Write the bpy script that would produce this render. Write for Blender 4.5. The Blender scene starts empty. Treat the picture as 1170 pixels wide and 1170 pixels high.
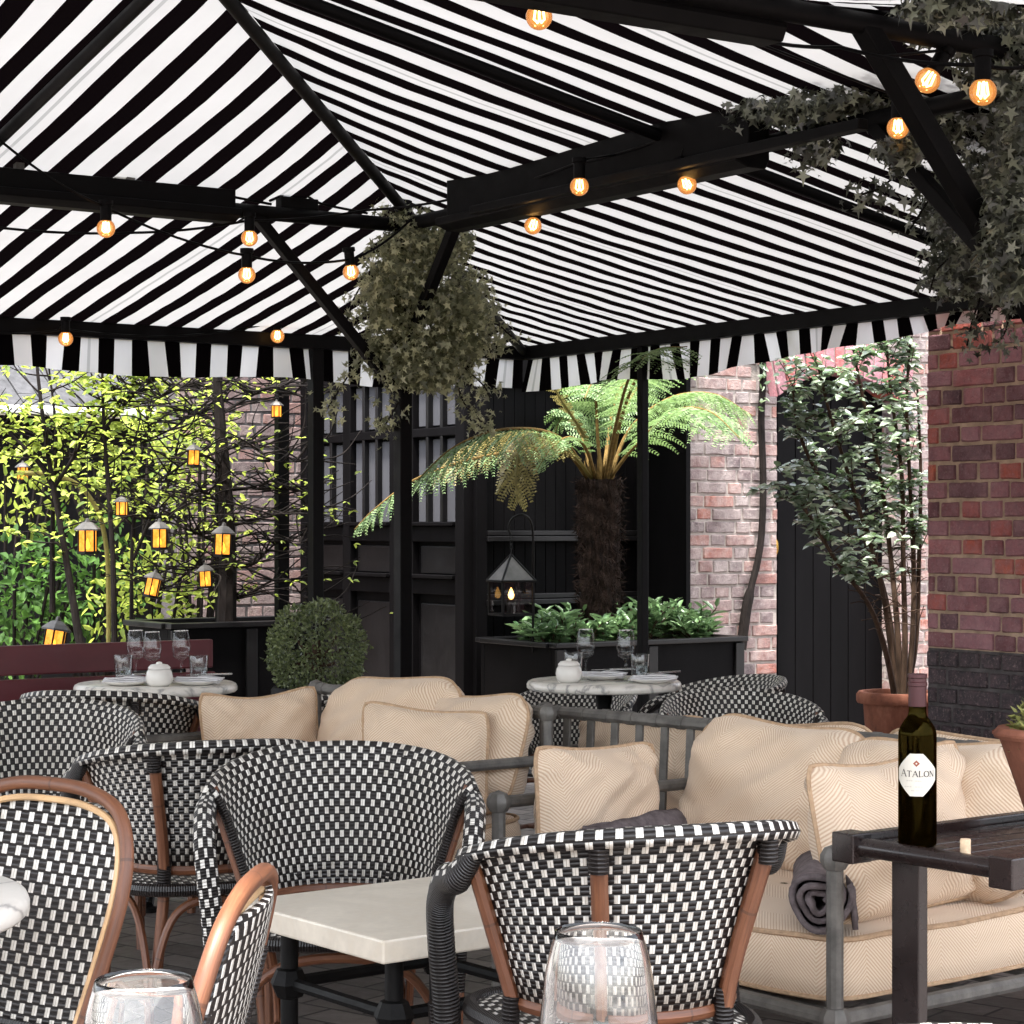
import bpy, math, random
import numpy as np
from mathutils import Vector, Matrix
random.seed(7); rng = np.random.default_rng(7)
SC = bpy.context.scene; COL = SC.collection
PI = math.pi; R = math.radians
V = Vector
CAM_Z = 1.25; F = 2450.0; CX, HY = 585.0, 600.0

def at(px, py, Y):
    """world point seen at photo pixel px, py when it stands Y metres ahead"""
    return V(((px - CX) / F * Y, Y, CAM_Z - (py - HY) / F * Y))

# ------------------------------------------------------------------ mesh helper
class MB:
    def __init__(s):
        s.v = []; s.f = []; s.m = []; s.uv = []; s.var = []
    def face(s, idx, mat=0, uv=None, var=.5):
        s.f.append(tuple(idx)); s.m.append(mat); s.uv.append(uv); s.var.append(var)
    def tube(s, path, r, n=8, mat=0, closed=False, cap=True, ref=None, var=.5, u0=0):
        P = [V(p) for p in path]; k = len(P)
        rs = list(r) if hasattr(r, '__len__') else [r] * k
        T = []
        for i in range(k):
            if closed: t = P[(i + 1) % k] - P[i - 1]
            else: t = P[min(i + 1, k - 1)] - P[max(i - 1, 0)]
            T.append(t.normalized() if t.length > 1e-9 else V((0, 0, 1)))
        a = V(ref) if ref is not None else (V((0, 0, 1)) if abs(T[0].z) < .9 else V((1, 0, 0)))
        a = (a - T[0] * a.dot(T[0])).normalized()
        base = len(s.v); L = [0]
        for i in range(k):
            if i:
                L.append(L[-1] + (P[i] - P[i - 1]).length)
                a = a - T[i] * a.dot(T[i])
                a = a.normalized() if a.length > 1e-6 else T[i].orthogonal().normalized()
            b = T[i].cross(a)
            for j in range(n):
                w = 2 * PI * j / n
                s.v.append(P[i] + (a * math.cos(w) + b * math.sin(w)) * rs[i])
        rm = max(rs)
        for i in range(k if closed else k - 1):
            i2 = (i + 1) % k
            l1 = L[i]; l2 = L[i2] if i2 else L[-1] + (P[0] - P[-1]).length
            for j in range(n):
                j2 = (j + 1) % n
                ua, ub = 2 * PI * rm * j / n + u0, 2 * PI * rm * (j + 1) / n + u0
                s.face((base + i * n + j, base + i * n + j2, base + i2 * n + j2, base + i2 * n + j), mat,
                       ((ua, l1), (ub, l1), (ub, l2), (ua, l2)), var)
        if cap and not closed:
            s.face([base + j for j in range(n)][::-1], mat, None, var)
            s.face([base + (k - 1) * n + j for j in range(n)], mat, None, var)
        return s
    def box(s, c, size, rot=0, mat=0, var=.5, M=None):
        hx, hy, hz = [q / 2 for q in size]
        if M is None: M = Matrix.Rotation(rot, 3, 'Z') if not isinstance(rot, Matrix) else rot
        c = V(c); b = len(s.v)
        for z in (-hz, hz):
            for x, y in ((-hx, -hy), (hx, -hy), (hx, hy), (-hx, hy)):
                s.v.append(c + M @ V((x, y, z)))
        sx, sy, sz = size
        for q, (ww, hh) in zip(((0, 3, 2, 1), (4, 5, 6, 7), (0, 1, 5, 4), (1, 2, 6, 5), (2, 3, 7, 6), (3, 0, 4, 7)),
                               ((sy, sx), (sx, sy), (sx, sz), (sy, sz), (sx, sz), (sy, sz))):
            s.face([b + i for i in q], mat, ((0, 0), (ww, 0), (ww, hh), (0, hh)), var)
        return s
    def beam(s, p, q, w, h, mat=0, up=(0, 0, 1), var=.5):
        """rectangular bar from p to q"""
        p, q = V(p), V(q); d = q - p; L = d.length; d.normalize()
        u = V(up); u = (u - d * u.dot(d)).normalized(); x = d.cross(u)
        M = Matrix((d, x, u)).transposed()
        return s.box((p + q) / 2, (L, w, h), mat=mat, var=var, M=M)
    def lathe(s, prof, n=24, c=(0, 0, 0), mat=0, M=None, var=.5, cap=False):
        b = len(s.v); c = V(c); k = len(prof)
        for r, z in prof:
            for j in range(n):
                w = 2 * PI * j / n
                p = V((r * math.cos(w), r * math.sin(w), z))
                s.v.append(c + (M @ p if M is not None else p))
        l = 0
        for i in range(k - 1):
            l2 = l + math.hypot(prof[i + 1][0] - prof[i][0], prof[i + 1][1] - prof[i][1])
            rm = max(prof[i][0], prof[i + 1][0])
            for j in range(n):
                j2 = (j + 1) % n
                ua, ub = 2 * PI * rm * j / n, 2 * PI * rm * (j + 1) / n
                s.face((b + i * n + j, b + i * n + j2, b + (i + 1) * n + j2, b + (i + 1) * n + j), mat,
                       ((ua, l), (ub, l), (ub, l2), (ua, l2)), var)
            l = l2
        if cap:
            s.face([b + j for j in range(n)][::-1], mat); s.face([b + (k - 1) * n + j for j in range(n)], mat)
        return s
    def grid(s, fn, nu, nv, mat=0, uvf=None, wrapu=False, var=.5):
        b = len(s.v)
        for j in range(nv + 1):
            for i in range(nu if wrapu else nu + 1):
                s.v.append(V(fn(i / nu, j / nv)))
        row = nu if wrapu else nu + 1
        for j in range(nv):
            for i in range(nu):
                i2 = (i + 1) % row if wrapu else i + 1
                q = (b + j * row + i, b + j * row + i2, b + (j + 1) * row + i2, b + (j + 1) * row + i)
                uv = None
                if uvf:
                    uv = (uvf(i / nu, j / nv), uvf((i + 1) / nu, j / nv), uvf((i + 1) / nu, (j + 1) / nv), uvf(i / nu, (j + 1) / nv))
                s.face(q, mat, uv, var)
        return s
    def poly(s, pts, mat=0, var=.5, uv=None):
        b = len(s.v); s.v.extend(V(p) for p in pts)
        s.face(range(b, b + len(pts)), mat, uv, var); return s
    def prism(s, pts, h, mat=0, var=.5):
        """horizontal outline pts (x, y, z) raised by h"""
        b = len(s.v); n = len(pts)
        s.v.extend(V(p) for p in pts); s.v.extend(V(p) + V((0, 0, h)) for p in pts)
        s.face(list(range(b, b + n))[::-1], mat, [(p[0], p[1]) for p in pts][::-1], var)
        s.face(range(b + n, b + 2 * n), mat, [(p[0], p[1]) for p in pts], var)
        for i in range(n):
            j = (i + 1) % n
            s.face((b + i, b + j, b + n + j, b + n + i), mat, None, var)
        return s
    def build(s, name, mats, parent=None, smooth=True, bevel=0, angle=40, loc=None):
        me = bpy.data.meshes.new(name)
        me.from_pydata([tuple(p) for p in s.v], [], s.f)
        ms = mats if isinstance(mats, (list, tuple)) else [mats]
        for m in ms: me.materials.append(m)
        nf = len(s.f)
        me.polygons.foreach_set('material_index', np.array(s.m, dtype=np.int32))
        me.polygons.foreach_set('use_smooth', np.full(nf, smooth, dtype=bool))
        if any(u is not None for u in s.uv):
            lay = me.uv_layers.new(name='UVMap'); out = []
            for f, u in zip(s.f, s.uv):
                if u is None: out.extend([0.0, 0.0] * len(f))
                else:
                    for q in u: out.extend((q[0], q[1]))
            lay.data.foreach_set('uv', np.array(out, dtype=np.float32))
        at_ = me.attributes.new('var', 'FLOAT', 'FACE')
        at_.data.foreach_set('value', np.array(s.var, dtype=np.float32))
        me.update()
        if smooth and angle < 180: me.set_sharp_from_angle(angle=R(angle))
        o = bpy.data.objects.new(name, me); COL.objects.link(o)
        if parent is not None: o.parent = parent
        if loc is not None: o.location = loc
        if bevel:
            b = o.modifiers.new('edge', 'BEVEL'); b.width = bevel; b.segments = 2; b.limit_method = 'ANGLE'; b.angle_limit = R(35)
        return o

def tag(o, label, cat, group=None, kind=None):
    o['label'] = label
    if cat: o['category'] = cat
    if group: o['group'] = group
    if kind: o['kind'] = kind
    return o
def thing(name, label, cat, loc=(0, 0, 0), rz=0, group=None, rx=0):
    o = bpy.data.objects.new(name, None); COL.objects.link(o); o.empty_display_size = .1
    o.location = loc; o.rotation_euler = (rx, 0, rz)
    return tag(o, label, cat, group)
def dup(root, label, loc, rz, group=None, sc=None, rx=None):
    r = root.copy(); COL.objects.link(r); r.location = loc
    r.rotation_euler = (root.rotation_euler[0] if rx is None else rx, 0, rz); r['label'] = label
    if group: r['group'] = group
    r.scale = (sc or 1,) * 3
    for ch in list(root.children):
        c = ch.copy(); COL.objects.link(c); c.parent = r
        for g in list(ch.children):
            d = g.copy(); COL.objects.link(d); d.parent = c
    return r
def catmull(pts, n=6, closed=False):
    P = [V(p) for p in pts]; k = len(P); out = []
    rng_ = range(k if closed else k - 1)
    for i in rng_:
        p0 = P[(i - 1) % k] if closed or i > 0 else P[0] * 2 - P[1]
        p1, p2 = P[i], P[(i + 1) % k]
        p3 = P[(i + 2) % k] if closed or i + 2 < k else P[-1] * 2 - P[-2]
        for j in range(n):
            t = j / n
            out.append(.5 * ((2 * p1) + (p2 - p0) * t + (2 * p0 - 5 * p1 + 4 * p2 - p3) * t * t + (3 * p1 - p0 - 3 * p2 + p3) * t ** 3))
    if not closed: out.append(P[-1])
    return out

# ------------------------------------------------------------------ foliage
LEAF = np.array([(0, 0, 0), (.30, .46, .10), (.70, .36, .06), (1, 0, -.10), (.70, -.36, .06), (.30, -.46, .10)])
LEAF_F = [(0, 1, 2, 3), (0, 3, 4, 5)]
BLADE = np.array([(0, 0, 0), (.3, .5, .04), (1, 0, -.06), (.3, -.5, .04)])
BLADE_F = [(0, 1, 2, 3)]
STAR = np.array([(.05, 0, .03), (-.16, .36, -.02), (.20, .17, .05), (.36, .56, -.06), (.48, .15, .05), (1.0, 0, -.14),
                 (.48, -.15, .05), (.36, -.56, -.06), (.20, -.17, .05), (-.16, -.36, -.02)])
STAR_F = [tuple(range(10))]
def foliage(name, P, D, N, L, W, mats, parent, shape=LEAF, faces=LEAF_F, var=None, midx=None):
    """one mesh of many leaves: base points P, axes D, normals N, lengths L, widths W"""
    P = np.asarray(P, float); D = np.asarray(D, float); N = np.asarray(N, float); n = len(P)
    D = D / (np.linalg.norm(D, axis=1, keepdims=True) + 1e-9)
    N = N - D * (N * D).sum(1, keepdims=True); N = N / (np.linalg.norm(N, axis=1, keepdims=True) + 1e-9)
    S = np.cross(N, D)
    L = np.broadcast_to(np.asarray(L, float), (n,)); W = np.broadcast_to(np.asarray(W, float), (n,))
    k = len(shape)
    vv = (P[:, None, :] + shape[None, :, 0, None] * (D * L[:, None])[:, None, :] +
          shape[None, :, 1, None] * (S * W[:, None])[:, None, :] + shape[None, :, 2, None] * (N * L[:, None])[:, None, :])
    vv = vv.reshape(-1, 3)
    base = np.arange(n) * k
    allf = []
    for b in base:
        for f in faces: allf.append(tuple(int(b + q) for q in f))
    me = bpy.data.meshes.new(name); me.from_pydata(vv.tolist(), [], allf)
    for m in (mats if isinstance(mats, (list, tuple)) else [mats]): me.materials.append(m)
    va = rng.random(n) if var is None else np.asarray(var, float)
    a = me.attributes.new('var', 'FLOAT', 'FACE'); a.data.foreach_set('value', np.repeat(va, len(faces)).astype(np.float32))
    if midx is not None: me.polygons.foreach_set('material_index', np.repeat(np.asarray(midx), len(faces)).astype(np.int32))
    me.polygons.foreach_set('use_smooth', np.ones(len(allf), dtype=bool))
    me.update()
    o = bpy.data.objects.new(name, me); COL.objects.link(o)
    if parent is not None: o.parent = parent
    return o
def rand_dirs(n, up=.0):
    d = rng.normal(size=(n, 3)); d[:, 2] += up
    return d / np.linalg.norm(d, axis=1, keepdims=True)

# ------------------------------------------------------------------ materials
MATS = {}
def srgb(r, g, b):
    f = lambda c: (c / 255 / 12.92) if c / 255 <= .04045 else ((c / 255 + .055) / 1.055) ** 2.4
    return (f(r), f(g), f(b), 1)
class NT:
    def __init__(s, name):
        m = bpy.data.materials.new(name); m.use_nodes = True; s.m = m; s.t = m.node_tree; s.t.nodes.clear()
        s.out = s.n('ShaderNodeOutputMaterial')
    def n(s, typ, **kw):
        x = s.t.nodes.new(typ)
        for k, v in kw.items(): setattr(x, k, v)
        return x
    def l(s, a, b): s.t.links.new(a, b)
    def val(s, sock, v):
        if hasattr(v, 'node') or hasattr(v, 'is_output'): s.l(v, sock)
        else: sock.default_value = v
    def math(s, op, a, b=0.0, c=None):
        x = s.n('ShaderNodeMath', operation=op); s.val(x.inputs[0], a); s.val(x.inputs[1], b)
        if c is not None: s.val(x.inputs[2], c)
        return x.outputs[0]
    def mix(s, f, a, b, typ='RGBA', blend='MIX'):
        x = s.n('ShaderNodeMix', data_type=typ)
        if typ == 'RGBA': x.blend_type = blend; ia, ib, o = x.inputs[6], x.inputs[7], x.outputs[2]
        else: ia, ib, o = x.inputs[2], x.inputs[3], x.outputs[0]
        s.val(x.inputs[0], f); s.val(ia, a); s.val(ib, b); return o
    def noise(s, vec, scale, detail=4, rough=.6):
        x = s.n('ShaderNodeTexNoise'); x.inputs['Scale'].default_value = scale; x.inputs['Detail'].default_value = detail
        x.inputs['Roughness'].default_value = rough
        if vec is not None: s.l(vec, x.inputs['Vector'])
        return x.outputs['Fac']
    def ramp(s, f, stops, interp='LINEAR'):
        x = s.n('ShaderNodeValToRGB'); cr = x.color_ramp; cr.interpolation = interp
        while len(cr.elements) < len(stops): cr.elements.new(.5)
        for e, (p, c) in zip(cr.elements, stops): e.position = p; e.color = c
        s.l(f, x.inputs[0]); return x.outputs[0]
    def coord(s, kind='Object'): return s.n('ShaderNodeTexCoord').outputs[kind]
    def mapping(s, vec, scale=(1, 1, 1), rot=(0, 0, 0)):
        x = s.n('ShaderNodeMapping'); x.inputs['Scale'].default_value = scale; x.inputs['Rotation'].default_value = rot
        s.l(vec, x.inputs[0]); return x.outputs[0]
    def uv(s):
        x = s.n('ShaderNodeSeparateXYZ'); s.l(s.coord('UV'), x.inputs[0]); return x.outputs[0], x.outputs[1]
    def var(s): return s.n('ShaderNodeAttribute', attribute_name='var').outputs['Fac']
    def bump(s, h, strength=.3, dist=.01):
        x = s.n('ShaderNodeBump'); x.inputs['Strength'].default_value = strength; x.inputs['Distance'].default_value = dist
        s.l(h, x.inputs['Height']); return x.outputs[0]
    def bsdf(s, color, rough=.5, metal=0, spec=.5, normal=None, **kw):
        b = s.n('ShaderNodeBsdfPrincipled')
        s.val(b.inputs['Base Color'], color); s.val(b.inputs['Roughness'], rough); s.val(b.inputs['Metallic'], metal)
        b.inputs['Specular IOR Level'].default_value = spec
        if normal is not None: s.l(normal, b.inputs['Normal'])
        for k, v in kw.items(): s.val(b.inputs[k.replace('_', ' ')], v)
        s.b = b
        return b.outputs[0]
    def done(s, sh): s.l(sh, s.out.inputs[0]); MATS[s.m.name] = s.m; return s.m
def plain(name, col, rough=.5, metal=0, spec=.5, vary=.18, nscale=9, bump=.15, bscale=60, bdist=.003, stretch=(1, 1, 1), **kw):
    t = NT(name); c = t.mapping(t.coord(), stretch)
    f = t.noise(c, nscale, 6)
    dark = tuple(q * (1 - vary * 1.6) for q in col[:3]) + (1,); lite = tuple(min(1, q * (1 + vary)) for q in col[:3]) + (1,)
    cc = t.ramp(f, [(.3, dark), (.7, lite)])
    rr = t.math('ADD', t.math('MULTIPLY', t.noise(c, nscale * 2.3, 3), .25), rough - .12)
    nb = t.bump(t.noise(c, bscale, 5), bump, bdist)
    return t.done(t.bsdf(cc, rr, metal, spec, nb, **kw))
# ---- materials of the place
M_BLACKMETAL = plain('black_painted_steel', srgb(7, 6, 7), .55, 0, .09, .25, 6, .1, 90)
M_BLACKWOOD = plain('black_satin_paint', srgb(7, 6, 7), .55, 0, .06, .3, 5, .25, 14, .004, (1, 1, .25))
M_BLACKGLOSS = plain('black_gloss_paint', srgb(9, 8, 9), .4, 0, .3, .3, 5, .25, 14, .004)
M_BLACKWRAP = None
M_GREYMETAL = plain('grey_aged_metal', srgb(98, 95, 91), .55, .25, .5, .28, 22, .25, 120)
M_DARKSTAIN = plain('dark_stained_wood', srgb(34, 25, 24), .26, 0, .5, .3, 9, .04, 40, .001)
M_BURGUNDY = plain('burgundy_paint', srgb(84, 34, 40), .45, 0, .4, .16, 6, .15, 30, .003, (.3, 1, 1))
M_IRON = plain('black_cast_iron', srgb(10, 9, 9), .55, .1, .15, .3, 20, .25, 80)
M_TERRA = None
M_SOIL = plain('dark_soil', srgb(48, 38, 30), 1, 0, .1, .4, 30, .9, 60, .02)
M_BARK = plain('grey_brown_bark', srgb(66, 51, 40), .9, 0, .2, .35, 30, .7, 70, .006, (1, 1, .25))
M_DARKBARK = plain('dark_wet_bark', srgb(24, 19, 17), .85, 0, .15, .35, 26, .8, 60, .008, (1, 1, .3))
M_PLATE = plain('white_china', srgb(222, 219, 214), .2, 0, .5, .04, 9, .02, 40)
M_LINEN = plain('white_linen', srgb(214, 213, 216), .9, 0, .2, .06, 20, .5, 160, .002)
M_CUTLERY = plain('steel_cutlery', srgb(190, 190, 190), .2, 1, .5, .05)
M_GREYFELT = plain('dark_grey_wool', srgb(104, 95, 96), 1, 0, .1, .25, 45, .8, 260, .004)
M_GREYCUSH = plain('grey_cloth', srgb(120, 120, 126), .95, 0, .1, .1, 20, .5, 200)
M_PALETAUPE = plain('pale_seat_cloth', srgb(205, 192, 176), .95, 0, .1, .06, 20, .4, 200)
M_BRASS = plain('brass', srgb(190, 150, 70), .25, 1, .5, .1)
M_CORK = plain('cork', srgb(205, 180, 150), .9, 0, .2, .2, 90, .5, 200)
M_ZINC = plain('weathered_lead_roof', srgb(74, 72, 70), .5, .5, .5, .2, 20, .2, 90)
M_ROOFTILE = None

def m_weave():
    t = NT('woven_black_white_cane'); u, v = t.uv()
    U = t.math('DIVIDE', u, .0148); W = t.math('DIVIDE', v, .0172)
    fu, fv = t.math('FRACT', U), t.math('FRACT', W)
    par = t.math('FLOORED_MODULO', t.math('ADD', t.math('FLOOR', U), t.math('FLOOR', W)), 2)
    du = t.math('ABSOLUTE', t.math('SUBTRACT', fu, .5)); dv = t.math('ABSOLUTE', t.math('SUBTRACT', fv, .5))
    msk = t.math('MULTIPLY', par, t.math('MULTIPLY', t.math('LESS_THAN', du, .38), t.math('LESS_THAN', dv, .42)))
    split = t.math('GREATER_THAN', t.math('ABSOLUTE', t.math('SUBTRACT', fu, .5)), .045)   # two strands side by side
    nz = t.noise(t.coord('UV'), 300, 3)
    white = t.mix(nz, srgb(196, 192, 184), srgb(236, 233, 226)); white = t.mix(split, srgb(150, 146, 138), white); white = t.mix(t.math('MULTIPLY', t.ramp(t.noise(t.coord('Object'), 14, 5, .7), [(.45, (0, 0, 0, 1)), (.7, (1, 1, 1, 1))]), .5), white, srgb(150, 138, 120))
    blk = t.mix(nz, srgb(11, 9, 10), srgb(30, 25, 24))
    col = t.mix(msk, blk, white)
    # strand relief
    rib = t.math('ABSOLUTE', t.math('SINE', t.math('MULTIPLY', W, PI * 2)))
    rib2 = t.math('ABSOLUTE', t.math('SINE', t.math('MULTIPLY', U, PI)))
    h = t.math('ADD', t.math('MULTIPLY', rib, t.math('SUBTRACT', 1.0, msk)), t.math('MULTIPLY', t.math('MULTIPLY', rib2, msk), 1.6))
    return t.done(t.bsdf(col, .42, 0, .5, t.bump(h, .7, .003)))
M_WEAVE = m_weave()
def m_armweave():
    t = NT('wrapped_arm_cane'); u, v = t.uv()
    ang = t.math('DIVIDE', u, .027)
    top = t.math('GREATER_THAN', t.math('COSINE', ang), .12)
    low = t.math('LESS_THAN', v, 10.0)
    U = t.math('DIVIDE', u, .0141); W = t.math('DIVIDE', v, .0185)
    fu, fv = t.math('FRACT', U), t.math('FRACT', W)
    par = t.math('FLOORED_MODULO', t.math('ADD', t.math('FLOOR', U), t.math('FLOOR', W)), 2)
    du = t.math('ABSOLUTE', t.math('SUBTRACT', fu, .5)); dv = t.math('ABSOLUTE', t.math('SUBTRACT', fv, .5))
    msk = t.math('MULTIPLY', t.math('MULTIPLY', par, top), t.math('MULTIPLY', t.math('LESS_THAN', du, .38), t.math('LESS_THAN', dv, .42)))
    nz = t.noise(t.coord('UV'), 300, 3)
    col = t.mix(msk, t.mix(nz, srgb(11, 9, 10), srgb(30, 25, 24)), t.mix(nz, srgb(196, 192, 184), srgb(236, 233, 226)))
    rib = t.math('ABSOLUTE', t.math('SINE', t.math('MULTIPLY', v, PI / .0062)))
    return t.done(t.bsdf(col, .4, 0, .5, t.bump(rib, .9, .003)))
M_ARM = m_armweave()
def m_wrap():
    t = NT('black_cane_wrap'); u, v = t.uv()
    nz = t.noise(t.coord('UV'), 200, 3)
    rib = t.math('ABSOLUTE', t.math('SINE', t.math('MULTIPLY', v, PI / .0062)))
    return t.done(t.bsdf(t.mix(nz, srgb(12, 10, 10), srgb(34, 27, 25)), .38, 0, .5, t.bump(rib, .9, .003)))
M_BLACKWRAP = m_wrap()
def m_rattan():
    t = NT('varnished_rattan'); c = t.mapping(t.coord('UV'), (90, 5, 1))
    f = t.noise(c, 1, 6, .75); g = t.noise(t.coord(), 9, 5)
    node = t.math('LESS_THAN', t.math('ABSOLUTE', t.math('SUBTRACT', t.math('FRACT', t.math('DIVIDE', t.uv()[1], .235)), .5)), .010)
    col = t.mix(g, t.ramp(f, [(.2, srgb(76, 44, 26)), (.5, srgb(106, 67, 43)), (.8, srgb(154, 108, 74))]), t.ramp(f, [(.25, srgb(46, 26, 18)), (.7, srgb(112, 62, 38))]))
    col = t.mix(t.math('MULTIPLY', node, .6), col, srgb(60, 36, 24))
    return t.done(t.bsdf(col, t.math('MULTIPLY_ADD', f, .3, .34), 0, .5, t.bump(t.math('ADD', f, t.math('MULTIPLY', node, 1.5)), .3, .002), Coat_Weight=.04, Coat_Roughness=.3))
M_RATTAN = m_rattan()
M_CANE = plain('pale_cane_strip', srgb(196, 160, 118), .45, 0, .5, .15, 20, .15, 80)
def m_herring():
    t = NT('beige_herringbone_cloth'); u, v = t.uv()
    U = t.math('DIVIDE', u, .105); par = t.math('FLOORED_MODULO', t.math('FLOOR', U), 2)
    sgn = t.math('SUBTRACT', t.math('MULTIPLY', par, 2), 1)
    s_ = t.math('ADD', v, t.math('MULTIPLY', sgn, t.math('MULTIPLY', t.math('FRACT', U), .105)))
    st = t.math('SINE', t.math('MULTIPLY', s_, 2 * PI / .0082))
    k = t.math('MULTIPLY_ADD', st, .5, .5)
    nz = t.noise(t.coord('UV'), 350, 4); big = t.noise(t.coord('Object'), 5, 4)
    a = t.mix(big, srgb(222, 203, 179), srgb(233, 217, 195)); b = t.mix(big, srgb(178, 148, 124), srgb(208, 180, 156))
    col = t.mix(t.math('POWER', k, .8), b, a); col = t.mix(t.math('MULTIPLY', nz, .35), col, srgb(150, 124, 98))
    return t.done(t.bsdf(col, .95, 0, .15, t.bump(t.math('ADD', k, nz), .35, .002), Sheen_Weight=.15))
M_HERR = m_herring()
M_PIPING = plain('beige_piping_cord', srgb(180, 152, 124), .95, 0, .1, .15, 90, .8, 240, .004)
def m_marble(name, base, vein, amt):
    t = NT(name); c = t.coord()
    w = t.n('ShaderNodeTexNoise'); w.inputs['Scale'].default_value = 4; w.inputs['Detail'].default_value = 8; w.inputs['Distortion'].default_value = 1.6
    t.l(c, w.inputs['Vector'])
    f = t.math('ABSOLUTE', t.math('SUBTRACT', w.outputs['Fac'], .5))
    col = t.ramp(f, [(0, vein), (.03, tuple(q * .9 for q in base[:3]) + (1,)), (.1, base)])
    col = t.mix(t.math('MULTIPLY', t.noise(c, 60, 4), amt), col, srgb(150, 140, 126))
    return t.done(t.bsdf(col, .28, 0, .5, t.bump(t.noise(c, 30, 3), .04, .002)))
M_MARBLE = m_marble('white_veined_marble', srgb(226, 222, 214), srgb(150, 148, 146), .2)
M_STONE = m_marble('cream_limestone', srgb(222, 213, 197), srgb(212, 202, 185), .4)

def m_fabric():
    t = NT('striped_awning_canvas'); u, v = t.uv()
    fr = t.math('FRACT', u)
    blk = t.math('LESS_THAN', fr, .475)
    nz = t.noise(t.coord('Object'), 3, 4)
    seam = t.math('LESS_THAN', t.math('ABSOLUTE', t.math('SUBTRACT', t.math('FRACT', t.math('DIVIDE', u, 7.0)), .1074)), .006)
    nz = t.math('ADD', t.math('MULTIPLY', nz, .7), t.math('MULTIPLY', t.noise(t.mapping(t.coord('UV'), (.9, .35, 1)), 2.2, 6, .7), .3)); wh = t.mix(nz, (.70, .70, .69, 1), (.88, .88, .88, 1)); wh = t.mix(seam, wh, (.5, .52, .5, 1))
    col = t.mix(blk, wh, (.0045, .004, .0045, 1))
    tr = t.mix(blk, t.mix(seam, t.mix(nz, (CANOPY_T * .82,) * 3 + (1,), (CANOPY_T * 1.12,) * 3 + (1,)), (CANOPY_T * .7,) * 3 + (1,)), (.0008, .0005, .0006, 1))  # noise in the transmission colour puts uneven light into the canvas
    d = t.n('ShaderNodeBsdfDiffuse'); t.l(col, d.inputs[0]); tl = t.n('ShaderNodeBsdfTranslucent'); t.l(tr, tl.inputs[0])
    bn = t.bump(t.noise(t.coord('Object'), 250, 2), .2, .002); t.l(bn, d.inputs['Normal'])
    ad = t.n('ShaderNodeMixShader'); ad.inputs[0].default_value = .5
    t.l(d.outputs[0], ad.inputs[1]); t.l(tl.outputs[0], ad.inputs[2])
    return t.done(ad.outputs[0])
CANOPY_T = .165
M_FABRIC = m_fabric(); CANOPY_T = .62; M_VALANCE = m_fabric(); M_VALANCE.name = 'striped_valance_canvas'  # valance is the same canvas, transmission colour raised to look backlit

def m_brick(name, stops, bump=.8, pale=None, paleamt=0):
    t = NT(name); va = t.var(); c = t.coord()
    col = t.ramp(va, stops)
    n1 = t.noise(c, 26, 6, .7); n2 = t.noise(c, 3.2, 5)
    gr = t.ramp(n1, [(.35, (0, 0, 0, 1)), (.68, (1, 1, 1, 1))]); col = t.mix(t.math('MULTIPLY', gr, .62), col, t.mix(n2, srgb(44, 34, 40), srgb(120, 96, 100)))
    col = t.mix(t.math('MULTIPLY', t.ramp(t.noise(c, 90, 4, .7), [(.55, (0, 0, 0, 1)), (.7, (1, 1, 1, 1))]), .35), col, srgb(176, 152, 148))
    if pale:
        col = t.mix(t.math('MULTIPLY', t.ramp(t.noise(c, 5, 6, .75), [(.38, (0, 0, 0, 1)), (.62, (1, 1, 1, 1))]), paleamt), col, pale)
    return t.done(t.bsdf(col, .8, 0, .3, t.bump(t.math('ADD', n1, t.math('MULTIPLY', t.noise(c, 120, 3), .5)), bump, .010)))
M_BRICK = m_brick('red_purple_brick', [(0, srgb(66, 42, 50)), (.3, srgb(110, 60, 64)), (.5, srgb(136, 84, 90)), (.75, srgb(152, 106, 114)), (.9, srgb(158, 66, 50)), (1, srgb(182, 90, 60))], .8, srgb(188, 146, 150), .3)
M_BRICKPALE = m_brick('pale_washed_brick', [(0, srgb(70, 62, 64)), (.5, srgb(112, 98, 96)), (.85, srgb(128, 88, 78)), (1, srgb(134, 74, 56))], .9, srgb(172, 162, 158), .55)
M_BRICKSHADE = m_brick('shaded_tone_brick', [(0, srgb(60, 50, 50)), (.6, srgb(88, 74, 72)), (1, srgb(104, 66, 56))], .8, srgb(128, 120, 116), .4)  # brick colours darkened to carry the shade this wall stands in
M_BRICKDARK = m_brick('black_painted_brick', [(0, srgb(34, 33, 36)), (1, srgb(52, 49, 52))], .6)
M_MORTAR = plain('lime_mortar', srgb(170, 148, 128), .95, 0, .1, .25, 14, .8, 90, .006)
M_MORTARPALE = plain('pale_mortar', srgb(150, 142, 136), .95, 0, .1, .2, 14, .8, 90, .006)
M_MORTARDARK = plain('dirty_mortar', srgb(84, 80, 80), .95, 0, .1, .3, 14, .8, 90, .006)

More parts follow.
